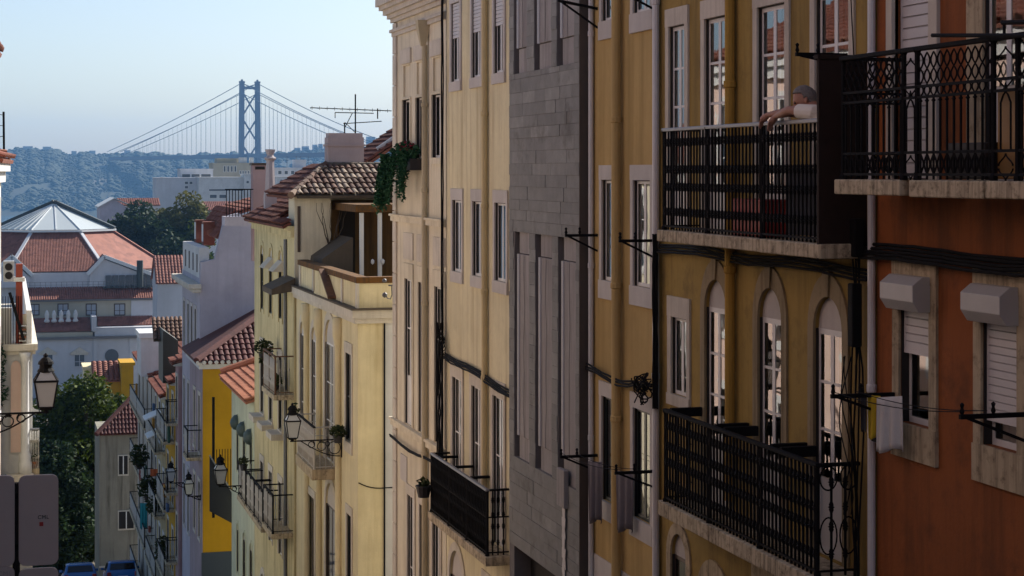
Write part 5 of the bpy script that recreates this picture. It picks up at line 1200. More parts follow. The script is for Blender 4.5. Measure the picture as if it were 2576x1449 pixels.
tile_roof(H.root, (pw[5].x, 73.35, pw[5].z), (0, 7.0, 0), (3.2, 0, 1.0), 30, 9, M['tilejoin'], M['tilejoin'], jit=.02)
for y in (75.5, 78.5): MB().box(7.75, 8.2, y, y + .7, -3.0, -2.05).build('dormer', M['tilejoin'], H.root); MB().box(7.73, 7.76, y + .12, y + .58, -2.85, -2.15).build('dormer_window', M['frame'], H.root)
# ---- narrow houses down the street
def narrow(name, label, X, Y0, Y1, top, mat, cols_, sm2, doors=True, dep=5):
    h = House(name, label, X, Y0, Y1, zs(Y1) - .6, top, mat, depth=dep, reveal=.15); w = (Y1 - Y0) / cols_; z = top - .5
    k = 0
    while z - 2.0 > zs(Y1) + .4:
        for c in range(cols_):
            yc = Y0 + w * (c + .5); h.window(yc - .42, yc + .42, z - 1.9, z, 1, 2, sur=(.1, .1, .15, .1), smat=sm2, fm=M['darkwood'] if c % 2 else M['frame'])
        if True: balcony(h.root, X, X - .45, Y0 + .4, Y1 - .4, z - 2.0, z - 1.05, [Y0 + .4, (Y0 + Y1) / 2, Y1 - .4], BAL_FAR, .14, st=.12)
        z -= 3.0; k += 1
    h.finish(); MB().box(X - .2, X + dep, Y0, Y1, top, top + .14).build('cornice', sm2, h.root)
    tile_roof(h.root, (X - .3, Y0, top + .12), (0, Y1 - Y0, 0), (2.6, 0, .8), int((Y1 - Y0) / .3), 8, M['tilejoin'], M['tilejoin'])
    return h
narrow('maroon_house', 'very narrow dusty maroon house beyond the lilac house', 7.2, 80.6, 82.0, -8.4, M['pinkwall'], 1, M['stone'])
hg = narrow('deep_yellow_house', 'narrow deep yellow house between maroon and pale house', 7.2, 82.1, 87.0, -9.4, M['sunyellow'], 2, M['stone'])
narrow('pale_narrow_house', 'pale cream narrow house with awnings far down the street', 7.2, 87.1, 94.0, -10.6, plaster('worn_cream_plaster', (.46, .38, .22), 1., (.2, .15, .08), 1., spots=.4, scol=(.2, .14, .07)), 3, M['white'])
hw_ = narrow('white_narrow_house', 'white house with square roof hut at the end of the row', 7.2, 94.1, 106, -10.4, plaster('worn_white_plaster', (.48, .45, .40), 1., (.24, .2, .16), 1.), 4, M['stone'])
p = at(354, 838, 94.3); q_ = at(407, 838, 94.3); MB().box(p.x, q_.x, 94.3, 97, -10.3, p.z - .25).build('roof_hut', M['white'], hw_.root); MB().box(p.x - .08, q_.x + .08, 94.2, 97.1, p.z - .25, p.z).build('hut_roof', M['frame'], hw_.root)
p = at(410, 820, 84); q_ = at(448, 820, 84); g = empty('green_shed', (p.x, 84, -11), 'dark green corrugated roof shed above the deep yellow house', 'shed')
MB().hexa([(p.x, 84, -9.5), (q_.x, 84, -9.5), (q_.x, 86.5, -9.5), (p.x, 86.5, -9.5)], [(p.x, 84, -7.1), (q_.x, 84, -7.6), (q_.x, 86.5, -7.6), (p.x, 86.5, -7.1)]).build('wall', flat('bottle_green_sheet', (.012, .02, .018), .5), g)
tile_roof(g, (p.x - .3, 85.5, -7.7), (1.4, 0, 0), (0, 1.2, .9), 7, 6, M['tile'], M['moss'])
# ---- beige house closing the street
a, b = at(250, 1093, 115), at(352, 1093, 115)
g = empty('beige_house', ((a.x + b.x) / 2, 115, -26), 'weathered beige house end closing the street behind the blue cars', 'house')
MB().box(a.x, b.x + 1.5, 115, 121, -27, a.z).build('wall', M['greybeige'], g)
tile_roof(g, (a.x - .2, 114.7, a.z + .02), (3.9, 0, 0), (0, 2.6, 2.3), 18, 9, M['tiledark'], M['tiledark'], keep=lambda u, v: u > v * .7)
MB().tube([(a.x - .2, 114.7, a.z + .05), (a.x + 2.53, 117.3, a.z + 2.38)], .16, 8).build('hip_tile', M['tiledark'], g)
for (u0, u1, v0, v1) in ((299, 321, 1147, 1192), (299, 336, 1287, 1328)):
    p, r = at(u0, v0, 115), at(u1, v1, 115); o = MB().box(p.x - .06, r.x + .06, 114.93, 115.02, r.z - .1, p.z + .06).build('window', M['stone'], g); MB().box(p.x, r.x, 114.9, 114.94, r.z, p.z).build('pane', M['dark'], o); MB().box((p.x + r.x) / 2 - .03, (p.x + r.x) / 2 + .03, 114.88, 114.9, r.z, p.z).build('mullion', M['frame'], o)
MB().box(a.x - .02, b.x + 1.5, 114.95, 115.0, -24.1, -24.0).build('string_course', M['stone'], g)

# ================================================================ left-hand side of the street
TILT = math.atan(.045)
def left_house(name, label, Y0, Y1, z1, mat, rowsz, step, sm2, fm=None, eave=.2, dx=0.0):
    Ym = (Y0 + Y1) / 2; L = (Y1 - Y0) * math.sqrt(1 + .045 ** 2)
    h = House(name, label, XL(Ym) + dx, Ym - L / 2, Ym + L / 2 - .02, zs(Y1) - .6, z1, mat, depth=7, reveal=.2)
    n = int(L / step); w = L / n
    for c in range(n):
        yc = Ym - L / 2 + w * (c + .5)
        for za, zb in rowsz: h.window(yc - .5, yc + .5, za, zb, 2, 3, sur=(.14, .14, .2, .16), smat=sm2, fm=fm)
    h.finish()
    q = MB(); q.box(h.X - eave, h.X + .3, Ym - L / 2, Ym + L / 2 - .02, z1 - .25, z1); q.box(h.X - eave * .5, h.X + .2, Ym - L / 2, Ym + L / 2 - .02, z1 - .5, z1 - .25); q.build('cornice', sm2, h.root)
    tile_roof(h.root, (h.X - eave - .08, Ym - L / 2, z1), (0, L - .02, 0), (4.2, 0, 1.7), int(L / .3), 14, M['tilejoin'], M['tilejoin'])
    h.root.rotation_euler = (0, 0, math.pi - TILT)
    return h
left_house('salmon_house', 'salmon pink sunlit house front on the left, its eave tip at the frame edge', 22.2, 40.2, 2.45, M['rosewall'], [(-.3, 1.5), (-3.6, -1.5), (-7.0, -4.9)], 2.6, M['white'], dx=-.2)
left_house('unseen_left_house', 'unseen dusky pink house uphill of the salmon house, made tall to block skylight', -14.0, 22.0, 8.5, M['pinkwall'], [(1.6, 3.5), (-1.6, .5), (-4.6, -2.6)], 2.5, M['stone'])  # out of view; its height, dark colour and length uphill cut skylight
left_house('cream_left_house', 'cream house on the left with its tile eave and gutter at the frame edge', 40.4, 45.6, .25, M['cream'], [(-2.4, -.6), (-5.6, -3.6)], 2.4, M['white'], eave=.22, dx=-.2)
q = MB(); g0 = at(25, 398, 45); q.tube([at(-20, 455, 45), at(4, 440, 45), at(20, 418, 45), at(25, 404, 45), at(22, 392, 45)], .035, 8); single('gutter_outlet', q, M['plasticwhite'], 'white bent gutter outlet below the left tile eave', 'gutter', loc=g0)
q = MB(); q.tube([at(10, 378, 45), at(9, 281, 45)], .03, 6)
for k in range(3): q.tube([at(9, 290 + k * 26, 45), at(-8, 286 + k * 30, 45), at(-14, 300 + k * 28, 45)], .008, 4)
single('roof_mast', q, M['iron'], 'dark mast with curly wires on the left tile eave', 'mast', loc=at(10, 378, 45))
single('eave_tiles', MB().tube([at(-30, 380, 44.8), at(16, 384, 44.9)], .07, 8), M['tileorange'], 'orange ridge tiles at the left frame edge under the mast', 'roof tiles', loc=at(-30, 380, 44.8))
# corner house: its end wall looks up the street
Yc = 46.0; B_ = lambda px, py: at(px, py, Yc)
g = empty('corner_house', (0, Yc, -13), 'left corner house with salmon arch recess, white column and roof terrace', 'house')
xr = B_(84, 900).x
MB().box(-6, xr - .02, Yc, 60, -14, -4.2).build('wall', M['white'], g)
q = MB(); x0, x1 = B_(27, 900).x, B_(53, 900).x; q.box(x0, x1, Yc - .05, Yc + .01, -6.75, -4.75)
q.prism([(x0 + (x1 - x0) * (.5 - .5 * math.cos(math.pi * k / 10)), Yc - .05, -4.75 + .2 * math.sin(math.pi * k / 10)) for k in range(11)], (0, .06, 0)); q.build('arch_recess', M['rosewall'], g)
q = MB(); xc = B_(63, 900).x
q.lathe([(.16, -7.3), (.16, -7.0), (.13, -6.95), (.14, -6.8), (.1, -6.75), (.085, -4.6), (.1, -4.55), (.12, -4.45), (.14, -4.35)], (xc, Yc - .12, 0), 12); q.build('column', M['white'], g, smooth=True)
MB().box(x0 - .1, xr, Yc - .3, Yc + .02, -7.5, -7.25).build('ledge', M['stone'], g)
q = MB(); q.box(-6, xr + .1, Yc - .15, 60.1, -4.3, -4.15); q.box(-6, xr + .05, Yc - .08, 60.05, -4.4, -4.3); q.build('cornice', M['stone'], g)
MB().box(-6, x0 + .05, Yc - .04, Yc + .01, -4.4, -4.2).build('red_gutter', flat('red_gutter_paint', (.35, .07, .04), .5), g)
q = MB(); a = B_(40, 665); b = B_(57, 765); q.box(a.x, b.x, Yc + .1, Yc + .35, -4.15, a.z); q.build('brick_pillar', flat('oxide_red_brick', (.26, .05, .03), .8, var=.25, scale=18), g)
q = MB(); q.box(a.x - .05, b.x + .05, Yc + .05, Yc + .4, a.z - .42, a.z - .32); q.build('pillar_cap', M['white'], g)
MB().box(-6, x0 + .02, Yc + .3, Yc + .45, -4.15, -3.3).build('terrace_wall', M['white'], g)
MB().box(xr - .16, xr - .04, Yc + .02, 60, -4.15, -3.35).build('side_parapet', M['white'], g); MB().box(x1 + .02, xr - .05, Yc + .12, Yc + .22, -4.15, -3.45).build('front_parapet', M['cream'], g)
for k in range(12): MB().box(-.3 + k * .06, -.285 + k * .06, Yc + .02, Yc + .04, -4.15, -3.0).build('terrace_bar', M['iron'], g)
for k in range(5): MB().box(B_(48, 0).x, B_(66, 0).x, Yc + .03, Yc + .1, -4.1 + k * .09, -4.06 + k * .09).build('louvre_slat', M['tileorange'] if k % 2 else M['white'], g)
q = MB(); q.bar((B_(24, 740).x, Yc - .1, B_(24, 735).z), (B_(60, 855).x, Yc - .1, B_(60, 855).z), .07); q.build('awning_arm', M['iron'], g)
bl = balcony(g, xr, xr + .14, Yc + .3, Yc + 2.5, -7.2, -6.45, [Yc + .3, Yc + 1.4, Yc + 2.5], BAL_FAR, .12, st=.15) if False else None
q = MB(); xa, xb = B_(74, 0).x, B_(99, 0).x; q.box(xa, xb, Yc - .1, Yc + 1.2, -7.35, -7.15)
o = q.build('side_balcony', M['oldstone'], g)
for k in range(6): link('baluster', BAL_FAR, M['railtop'], o, Vector((xa + (xb - xa) * (k + .5) / 6, Yc - .08, -7.15)) - org_of(o))
MB().box(xa, xb, Yc - .1, Yc - .06, -6.22, -6.18).build('handrail', M['railtop'], o)
for sx, lab in ((8, 'left'), ):
    a, b = B_(8, 660), B_(36, 712); q = MB(); q.box(a.x, b.x, Yc + .6, Yc + .9, b.z, a.z)
    ac = empty('air_conditioner', (a.x, Yc + .6, b.z), 'grey air conditioning unit with two round fans on the left terrace', 'air conditioner'); q.build('casing', flat('ac_casing', (.36, .38, .4), .5), ac, bevel=.01)
    for zz in (.3, .72): MB().prism([((a.x + b.x) / 2 + .09 * math.cos(t * math.pi / 8), Yc + .585, b.z + (a.z - b.z) * zz + .09 * math.sin(t * math.pi / 8)) for t in range(16)], (0, .02, 0)).build('fan', M['dark'], ac)
g = empty('ivy', (-.1, Yc - .2, -5.8), 'bright green ivy hanging on the left corner house at the frame edge', 'plant'); m = MB()
for k in range(9): leaves(m, (B_(rnd.uniform(-8, 18), 0).x, Yc - .2, rnd.uniform(-5.6, -4.0)), (.13, .1, .25), 70, .05)
m.build('foliage', M['plant'], g)
pot_plant((B_(86, 1130).x, Yc - .0, -7.14), 'potted plant on the small left side balcony', .1, 80, M['plantdry'], (.12, .15, .2), .05, pm=flat('clay_pot', (.3, .12, .06), .8))

# ---- backs of two road signs at the lower left
def rrect(x0, x1, z0, z1, r, Y, t, n=5):
    pts = []
    for cx, cz, a0 in ((x1 - r, z1 - r, 0), (x0 + r, z1 - r, 90), (x0 + r, z0 + r, 180), (x1 - r, z0 + r, 270)):
        for k in range(n + 1): a = R(a0 + 90 * k / n); pts.append((cx + r * math.cos(a), Y, cz + r * math.sin(a)))
    return MB().prism(pts, (0, t, 0))
S_ = lambda px, py: at(px, py, 15)
g = empty('road_sign', (S_(41, 1300).x, 15.1, zs(15)), 'grey unpainted backs of twin road sign panels on a post', 'road sign')
alu = flat('weathered_aluminium', (.58, .52, .46), .6, metal=.0, var=.08, scale=4)
panels = []
for k, (u0, u1, v0, v1) in enumerate(((-70, 37, 1200, 1424), (47, 147, 1197, 1420), (-70, 37, 1430, 1560), (47, 147, 1432, 1560))):
    a, b = S_(u0, v0), S_(u1, v1); o = rrect(a.x, b.x, b.z, a.z, .055, 15, .025).build('panel', alu, g, bevel=.004); panels.append(o)
MB().tube([(S_(41, 0).x, 15.06, zs(15)), (S_(41, 0).x, 15.06, -2.45)], .03, 10).build('post', M['dark'], g)
for z in (-2.55, -2.95): MB().box(S_(8, 0).x, S_(80, 0).x, 15.03, 15.05, z - .02, z + .02).build('clamp', M['iron'], g)
def text(s, size, loc, mat, parent, name):
    cu = bpy.data.curves.new(name, 'FONT'); cu.body = s; cu.size = size; cu.extrude = .0008; cu.align_x = 'CENTER'; cu.space_character = 1.1
    tmp = bpy.data.objects.new(name, cu); COL.objects.link(tmp); dg = bpy.context.evaluated_depsgraph_get()
    me = bpy.data.meshes.new_from_object(tmp.evaluated_get(dg)); bpy.data.objects.remove(tmp); me.materials.clear()
    o = link(name, me, mat, parent, Vector(loc) - org_of(parent), (R(90), 0, 0)); return o
ink = flat('black_ink', (.02, .02, .02), .6); red = flat('red_ink', (.45, .04, .03), .6)
p = S_(109, 1305); text('CML', .042, (p.x, 14.9975, p.z), ink, panels[1], 'stencil_letters')
p = S_(104, 1317); MB().box(p.x - .015, p.x + .015, 14.997, 14.9995, p.z - .02, p.z + .012).build('red_emblem', red, panels[1])
p = S_(12, 1448); text('CML', .05, (p.x, 14.9975, p.z), flat('pale_ink', (.4, .38, .36), .6), panels[2], 'stencil_letters')

# ---- street lanterns
lantern((.70, 34, -4.2), XL(34), 1.0, 'black lantern on a scrolled arm on the left, in front of the street tree')
lantern((6.47, 43, -6.22), 7.65, .85, 'black lantern on a scrolled arm on the butter yellow corner house')
lantern((6.46, 57.9, -9.72), 7.6, .95, 'black lantern before the golden house end, arm on the pale green house')
lantern((6.5, 68.6, -11.85), 6.95, .85, 'pale-lit lantern far down the row beside the golden house front')
lantern((6.5, 76.2, -12.6), 7.35, .85, 'farthest dark lantern beside the lilac house front')

# ---- clothes-line brackets and washing
rack(7.6, 23.42, -.85, .45, 'iron clothes bracket beside the grey house at the ochre middle window, left end')
rack(7.6, 21.16, -.84, .46, 'iron clothes bracket at the right end of the ochre middle windows')
rack(7.6, 23.42, -3.78, .52, 'iron clothes bracket below the marble bays, left end of the ochre lower windows')
rack(7.6, 21.05, -3.62, .55, 'iron clothes bracket at the right end of the ochre lower windows')
rack(7.6, 23.42, 2.16, .55, 'iron clothes bracket high beside the grey house at the top edge', .26, .1)
rack(7.6, 21.2, 2.2, .5, 'iron clothes bracket high beside the white pipe at the top edge', .24)
rack(7.6, 14.86, -1.97, .63, 'iron clothes bracket with yellow and white washing on the terracotta house')
rack(7.6, 12.6, -1.86, .63, 'iron clothes bracket at the right frame edge below the slatted shutter', .24)
rack(7.6, 15.9, 1.09, .5, 'iron bracket above the leaning man beside the privacy screen', .1)
q = MB()
for x in (6.99, 7.2): q.tube(sag((x, 14.86, -1.93), (x, 12.6, -1.82), .05, 8), .004, 4)
single('washing_line', q, M['cable'], 'thin washing line between the two terracotta house brackets', 'washing line', loc=(6.99, 14.86, -1.93))
q = MB()
for x in (7.12, 7.3): q.tube(sag((x, 23.42, -3.74), (x, 21.05, -3.58), .05, 8), .004, 4)
single('washing_line', q, M['cable'], 'thin washing line below the ochre lower windows', 'washing line', loc=(7.12, 23.42, -3.74))
cw = flat('white_cotton', (.62, .61, .58), .9, var=.08, scale=20, bmp=.3); cy = flat('yellow_cotton', (.55, .38, .02), .9, var=.1, scale=20); cg = flat('mauve_towel', (.19, .17, .175), .95, var=.15, scale=18, bmp=.4)
cloth('white_cloth', ((7.36, 14.76, -1.98), (7.47, 14.5, -1.94)), .47, cw, 'white cloth hanging from the terracotta house bracket', folds=5, amp=.02, taper=1.15)
cloth('yellow_cloth', ((7.33, 14.88, -1.97), (7.40, 14.77, -1.97)), .38, cy, 'yellow cloth hanging behind the white one on the bracket', folds=3, amp=.015)
cloth('dark_sock', ((7.28, 14.92, -1.99), (7.31, 14.86, -1.99)), .3, flat('black_cotton', (.015, .015, .02), .9), 'black garment hanging left of the yellow cloth', folds=1, amp=.01)
cloth('mauve_towel', ((7.33, 22.98, -3.78), (7.45, 22.76, -3.76)), .78, cg, 'mauve grey towel hanging beside the dark side wall strip', folds=5, amp=.025)
cloth('mauve_towel', ((7.38, 21.98, -3.75), (7.5, 21.68, -3.72)), .74, cg, 'mauve grey towel hanging right of the thick ochre drainpipe', folds=5, amp=.025)

# ---- cables
def bundle(name, paths, r, label, jit=.012, cat='cables'):
    q = MB()
    for p in paths: q.tube(wob(p, jit * .5), r, 5)
    return single(name, q, M['cable'], label, cat, loc=paths[0][0])
P_ = lambda y, z, x=7.555: Vector((x, y, z))
def run(y0, y1, z0, z1, n=14, s=.03, x=7.555): return [P_(y0 + (y1 - y0) * k / n, z0 + (z1 - z0) * k / n - s * .6 * math.sin(k * .55 + y0) , x) for k in range(n + 1)]
bundle('cable_bundle', [run(15.4, 9.0, -.66 - .03 * k, -.68 - .03 * k, 26, .02, 7.55 - .012 * k) for k in range(5)], .016, 'thick black cable bundle across the terracotta house front', .012)
bundle('cable_bundle', [run(20.85, 15.3, -.86 - .03 * k, -.88 - .03 * k, 22, .03, 7.55 - .01 * k) for k in range(4)], .014, 'black cable bundle tucked under the upper mustard balcony')
bundle('cable_bundle', [[P_(15.42 + .03 * k + .05 * math.sin(j * .8 + k), -.6 - j * .3, 7.53 - .02 * (k % 3)) for j in range(14)] for k in range(5)], .009, 'loose black cables falling between mustard and terracotta houses', .02)
bundle('cable_bundle', [[P_(20.86 + .012 * k, -.75 - j * .19, 7.52 - .015 * (k % 3)) for j in range(12)] for k in range(6)], .012, 'black cables down the left corner of the mustard house', .01)
bundle('cable_bundle', [run(32.05, 27.35, -3.22 - .03 * k, -3.4 - .03 * k, 16, .04, 7.55 - .01 * k) for k in range(4)], .016, 'black cable bundle along the pale yellow house front', .014)
bundle('cable_bundle', [[P_(32.13 + .01 * k, 3.2 - j * .5, 7.53 - .02 * k) for j in range(20)] for k in range(2)] + [[P_(32.1 + .03 * k, -2.7 - j * .2, 7.5 - .02 * k) for j in range(16)] for k in range(4)], .014, 'dark cables down the joint of cream and pale yellow houses', .012)
bundle('cable_bundle', [run(36.7, 32.2, -5.35 - .03 * k, -5.3 - .03 * k, 12, .06, 7.5) for k in range(2)], .016, 'sagging cable under the cream house string course', .012)
bundle('cable_bundle', [run(23.6, 21.0, -2.62 - .03 * k, -2.6 - .03 * k, 12, .07, 7.5) for k in range(3)], .014, 'sagging cables across the ochre house above the lower windows', .02)
q = MB()
for k in range(9):
    r = rnd.uniform(.1, .2); c = Vector((7.42 + rnd.uniform(-.05, .05), 21.05 + rnd.uniform(-.15, .12), -2.6 + rnd.uniform(-.08, .08))); t0 = rnd.uniform(0, 6)
    q.tube([c + Vector((.05 * math.sin(j + t0), r * math.cos(j * math.pi / 8 + t0), r * math.sin(j * math.pi / 8 + t0))) for j in range(rnd.randint(9, 17))], .009, 4)
single('cable_coil', q, M['cable'], 'tangled coil of black cable at the ochre house corner', 'cables', loc=(7.42, 21.05, -2.6))
q = MB()
for k in range(8):
    r = rnd.uniform(.06, .14); c = Vector((7.5, 32.1 + rnd.uniform(-.1, .1), -3.05 + rnd.uniform(-.15, .15)))
    q.tube([c + Vector((.03 * math.sin(j), r * math.cos(j * math.pi / 7 + k), r * math.sin(j * math.pi / 7 + k))) for j in range(12)], .009, 4)
single('cable_coil', q, M['cable'], 'tangle of cable at the joint of cream and pale yellow houses', 'cables', loc=(7.5, 32.1, -3.05))
bundle('cable_loops', [[P_(15.5 + .10 * math.sin(j * .7 + k * 1.3) - .02 * k, -1.7 - j * .16, 7.42 + .05 * math.cos(j * .7 + k)) for j in range(10)] for k in range(3)], .006, 'loose looping thin cables beside the washing bracket', .01)
for (y, z0, z1, lab) in ((15.38, -.78, -.43, 'black cable junction box above the arch level between two houses'), (15.42, -1.6, -1.02, 'long black cable closure beside the right arched door'), (14.95, -2.4, -2.12, 'black meter box behind the washing')):
    q = MB(); q.box(7.42, 7.52, y - .05, y + .06, z0, z1); single('junction_box', q, M['cable'], lab, 'junction box', loc=(7.47, y, z0), bevel=.015)
bundle('cable_bundle', [sag((7.5, 15.7, 3.0), (7.45, 15.35, .6), .15, 8)], .006, 'single thin cable slanting beside the rightmost upper mustard door', .004)
# hook fixture on the end of the cream house
q = MB(); c = at(978, 718, 37.2); q.bar(at(1004, 718, 37.0), c, .03); q.tube([at(985, 718, 37.1), at(986, 742, 37.1), at(982, 752, 37.1), at(974, 750, 37.1), at(970, 738, 37.1)], .012, 5); q.blob(at(968, 742, 37.1), .06, 1, .05); q.blob(at(967, 706, 37.1), .05, 1, .05)
single('wall_hook_lamp', q, flat('grey_cast_iron', (.08, .08, .085), .5), 'small grey hooked fixture at the left edge of the cornice house', 'fixture', loc=at(1004, 718, 37.0))
# ---- pots and baskets
pot_plant((7.12, 31.86, -5.75), 'dark plant trough at the far end of the pale yellow house balcony', .14, 60, M['plantdry'], (.12, .15, .08), .05)
pot_plant((7.2, 53.3, -5.45), 'leafy hanging basket on the old cream house', .16, 260, M['plantdry'], (.28, .34, .24), .06, hang=5)
pot_plant((7.35, 48.3, -6.9), 'upright pot plant on the far side of the lace balcony', .12, 110, M['plantdry'], (.14, .16, .4), .06)
pot_plant((7.42, 42.3, -6.28), 'dark leafy pot at the tall window of the corner house', .12, 180, M['plantdry'], (.2, .28, .14), .06)
pot_plant((7.25, 51.4, -6.08), 'plants crowding the rusty balcony of the old cream house', .14, 200, M['plantdry'], (.16, .8, .16), .06)
pot_plant((7.0, 56.4, -9.1), 'small plant on the leftmost iron balcony of the old cream house', .12, 100, M['plantdry'], (.15, .3, .15), .06)
for k, (px, py, lab) in enumerate(((350, 1165, 'bushy dark plant overhanging the white narrow house'), (372, 1245, 'dark plant mass on a balcony of the pale narrow house'), (395, 1290, 'lower dark plant on the pale narrow house'), (415, 1400, 'lowest dark plant mass near the blue car'))):
    p = at(px, py, 95 - k * 3); pot_plant((p.x, p.y, p.z - .3), lab, .2, 260, M['plantdry'], (.5, .5, .6), .13, group='plants far down the street')
# ---- washing and awnings far down the street
teal = flat('teal_cloth', (.02, .22, .24), .9); brick = flat('faded_red_cloth', (.25, .05, .04), .9)
p = at(352, 1265, 96); cloth('teal_cloth', (p, p + Vector((.35, -.2, 0))), 1.3, teal, 'teal cloth hanging far down the street', amp=.03)
p = at(350, 1180, 97); cloth('red_cloth', (p, p + Vector((.5, -.2, -.5))), .6, brick, 'faded red cloth on a far balcony above the teal one', amp=.03)
p = at(378, 1180, 92); cloth('orange_cloth', (p, p + Vector((.55, -.1, 0))), .35, flat('orange_cloth_dye', (.45, .1, .03), .9), 'orange red cloth on a far balcony of the pale narrow house', amp=.03)
for k, (px, py) in enumerate(((392, 1040), (398, 1085))):
    p = at(px, py, 88); q = MB(); q.hexa([p + Vector((-.5, 0, -.35)), p + Vector((.25, 0, 0)), p + Vector((.25, 1.6, 0)), p + Vector((-.5, 1.6, -.35))], [p + Vector((-.5, 0, -.3)), p + Vector((.25, 0, .05)), p + Vector((.25, 1.6, .05)), p + Vector((-.5, 1.6, -.3))])
    single('awning', q, M['curtain'], '%s of two pale slanting awnings on the pale narrow house' % ('upper' if k == 0 else 'lower'), 'awning', loc=p)
g = empty('yard_fence', (7.3, 66, -11.3), 'dark sheeted stair fence with bars before the golden house end', 'fence')
MB().hexa([(6.9, 65.2, -11.9), (7.75, 65.2, -12.4), (7.75, 65.25, -12.4), (6.9, 65.25, -11.9)], [(6.9, 65.2, -9.95), (7.75, 65.2, -11.4), (7.75, 65.25, -11.4), (6.9, 65.25, -9.95)]).build('dark_sheet', flat('navy_sheet', (.015, .018, .025), .8), g)
MB().bar((6.9, 65.15, -9.93), (7.75, 65.15, -11.38), .05).build('handrail', M['railtop'], g)
for k in range(6): MB().bar((7.3 + k * .1, 66.6, -12), (7.3 + k * .1, 66.6, -9.95), .025).build('bar', M['iron'], g)

# ---- small clutter on the far balconies (too alike and too small to tell apart)
rg = random.Random(77); cols_ = [flat('clutter_' + n_, c_, .8) for n_, c_ in (('rust', (.2, .05, .03)), ('white', (.5, .48, .45)), ('blue', (.04, .08, .16)), ('green', (.03, .08, .05)), ('ochre', (.4, .2, .03)))]
for k in range(15):
    y = rg.uniform(80.8, 105.5); z = -10.4 + rg.choice((-1.9, -4.9, -7.9, -10.9)) - (y - 90) * .06 + rg.uniform(-.3, .8); x = 7.2 - rg.uniform(.15, .5)
    if z < zs(y) + 1.5: z = zs(y) + rg.uniform(2, 6)
    w, h = rg.uniform(.2, .5), rg.uniform(.25, .8); q = MB(); q.box(x, x + .12, y, y + w, z, z + h)
    single('balcony_bundle', q, cols_[k % 5], 'small %s bundle on the balconies far down the right row' % ('rust red', 'whitish', 'blue', 'green', 'ochre')[k % 5], 'bundle', 'bundles on the far balconies', loc=(x, y, z), bevel=.03)

# ================================================================ the man leaning on the rail
skin = flat('weathered_skin', (.38, .19, .125), .55, var=.15, scale=25); hairm = flat('grey_hair', (.20, .18, .165), .8, var=.7, scale=70, bmp=.8); shirt = flat('cream_tshirt', (.80, .75, .64), .9, var=.06, scale=30, bmp=.2); trous = flat('dark_trousers', (.03, .03, .04), .9)
man = empty('person', (7.42, 15.72, -.66), 'grey-haired man in a pale T-shirt leaning on the upper balcony rail', 'person')
V = Vector
hip, chest, neck, head = V((7.44, 15.70, .17)), V((7.38, 15.76, .44)), V((7.31, 15.92, .58)), V((7.25, 16.02, .67))
fd = V((-.82, .38, -.43)).normalized(); up = (V((0, 0, 1)) - fd * fd.z).normalized(); sd_ = fd.cross(up).normalized()
b = MB()
b.tube([hip + V((0, 0, -.1)), hip, hip.lerp(chest, .5), chest, chest.lerp(neck, .55)], [.15, .155, .15, .165, .13], 14)
b.tube([chest.lerp(neck, .4), neck, neck.lerp(head, .6)], [.09, .062, .058], 12)
def arm(sh, el, wr, hand, spread, thumbdir):
    b.tube([sh, sh.lerp(el, .5), el, el.lerp(wr, .35), el.lerp(wr, .8), wr], [.058, .05, .043, .045, .032, .027], 10)
    d = (hand - wr).normalized(); b.tube([wr, wr.lerp(hand, .5), hand], [.027, .036, .034], 8)
    for k, (ln, of) in enumerate(((.072, -.028), (.082, -.009), (.078, .01), (.06, .028))):
        r0 = hand + spread * of; r1 = r0 + (d * .5 + V((0, 0, -.9))).normalized() * ln * .55; r2 = r1 + V((-.15, .1, -1)).normalized() * ln * .55
        b.tube([r0 - d * .02, r0, r1, r2], [.0105, .0105, .0095, .008], 7)
    t0 = wr.lerp(hand, .45); t1 = t0 + thumbdir * .045 + V((0, 0, -.01)); t2 = t1 + (thumbdir * .3 + d * .6 + V((0, 0, -.6))).normalized() * .04
    b.tube([t0, t1, t2], [.014, .012, .009], 7)
arm(V((7.235, 15.80, .55)), V((7.12, 16.10, .575)), V((7.10, 16.36, .525)), V((7.08, 16.43, .465)), V((.9, .25, 0)), V((-.9, 0, -.1)))
arm(V((7.44, 15.92, .53)), V((7.20, 16.30, .56)), V((7.10, 16.55, .545)), V((7.07, 16.62, .50)), V((.8, .5, 0)), V((.5, .7, 0)))
for s in (-1, 1):
    b.tube([hip + V((s * .04, s * .09, -.08)), V((7.42, 15.70 + s * .1, -.2)), V((7.44, 15.70 + s * .1, -.58))], [.09, .07, .05], 10)
    b.tube([V((7.46, 15.70 + s * .1, -.62)), V((7.34, 15.71 + s * .1, -.635))], [.045, .035], 8)
# head: shaped ellipsoid with brow, nose, jaw and ears
bm = bmesh.new(); bmesh.ops.create_icosphere(bm, subdivisions=4, radius=1); hv = []
for v in bm.verts:
    c = v.co; z = c.z; w = .086 * (1 - .16 * max(0, -z)); l = .110 * (1 - .06 * max(0, -z)); p = sd_ * (c.x * w) + fd * (c.y * l) + up * (z * .130)
    if c.y > .3 and -.15 < z < .15 and .2 < abs(c.x) < .62: p -= fd * .010          # eye sockets
    if c.y > .5 and .12 < z < .3: p += fd * .006                                       # brow
    if c.y > .4 and z < -.55: p += fd * .012                                           # chin
    if c.y > .7 and -.52 < z < -.44 and abs(c.x) < .35: p -= fd * .005                 # mouth line
    hv.append(head + p)
b.add(hv, [tuple(v.index for v in f.verts) for f in bm.faces]); bm.free()
b.tube([head + fd * .106 + up * .013, head + fd * .124 - up * .022, head + fd * .131 - up * .037, head + fd * .110 - up * .046], [.009, .012, .015, .01], 8)
for s in (-1, 1): b.blob(head + sd_ * s * .089 - fd * .008 - up * .008, .024, 2, .0, (.6, .9, 1.2))
body = b.build('body', skin, man, smooth=True)
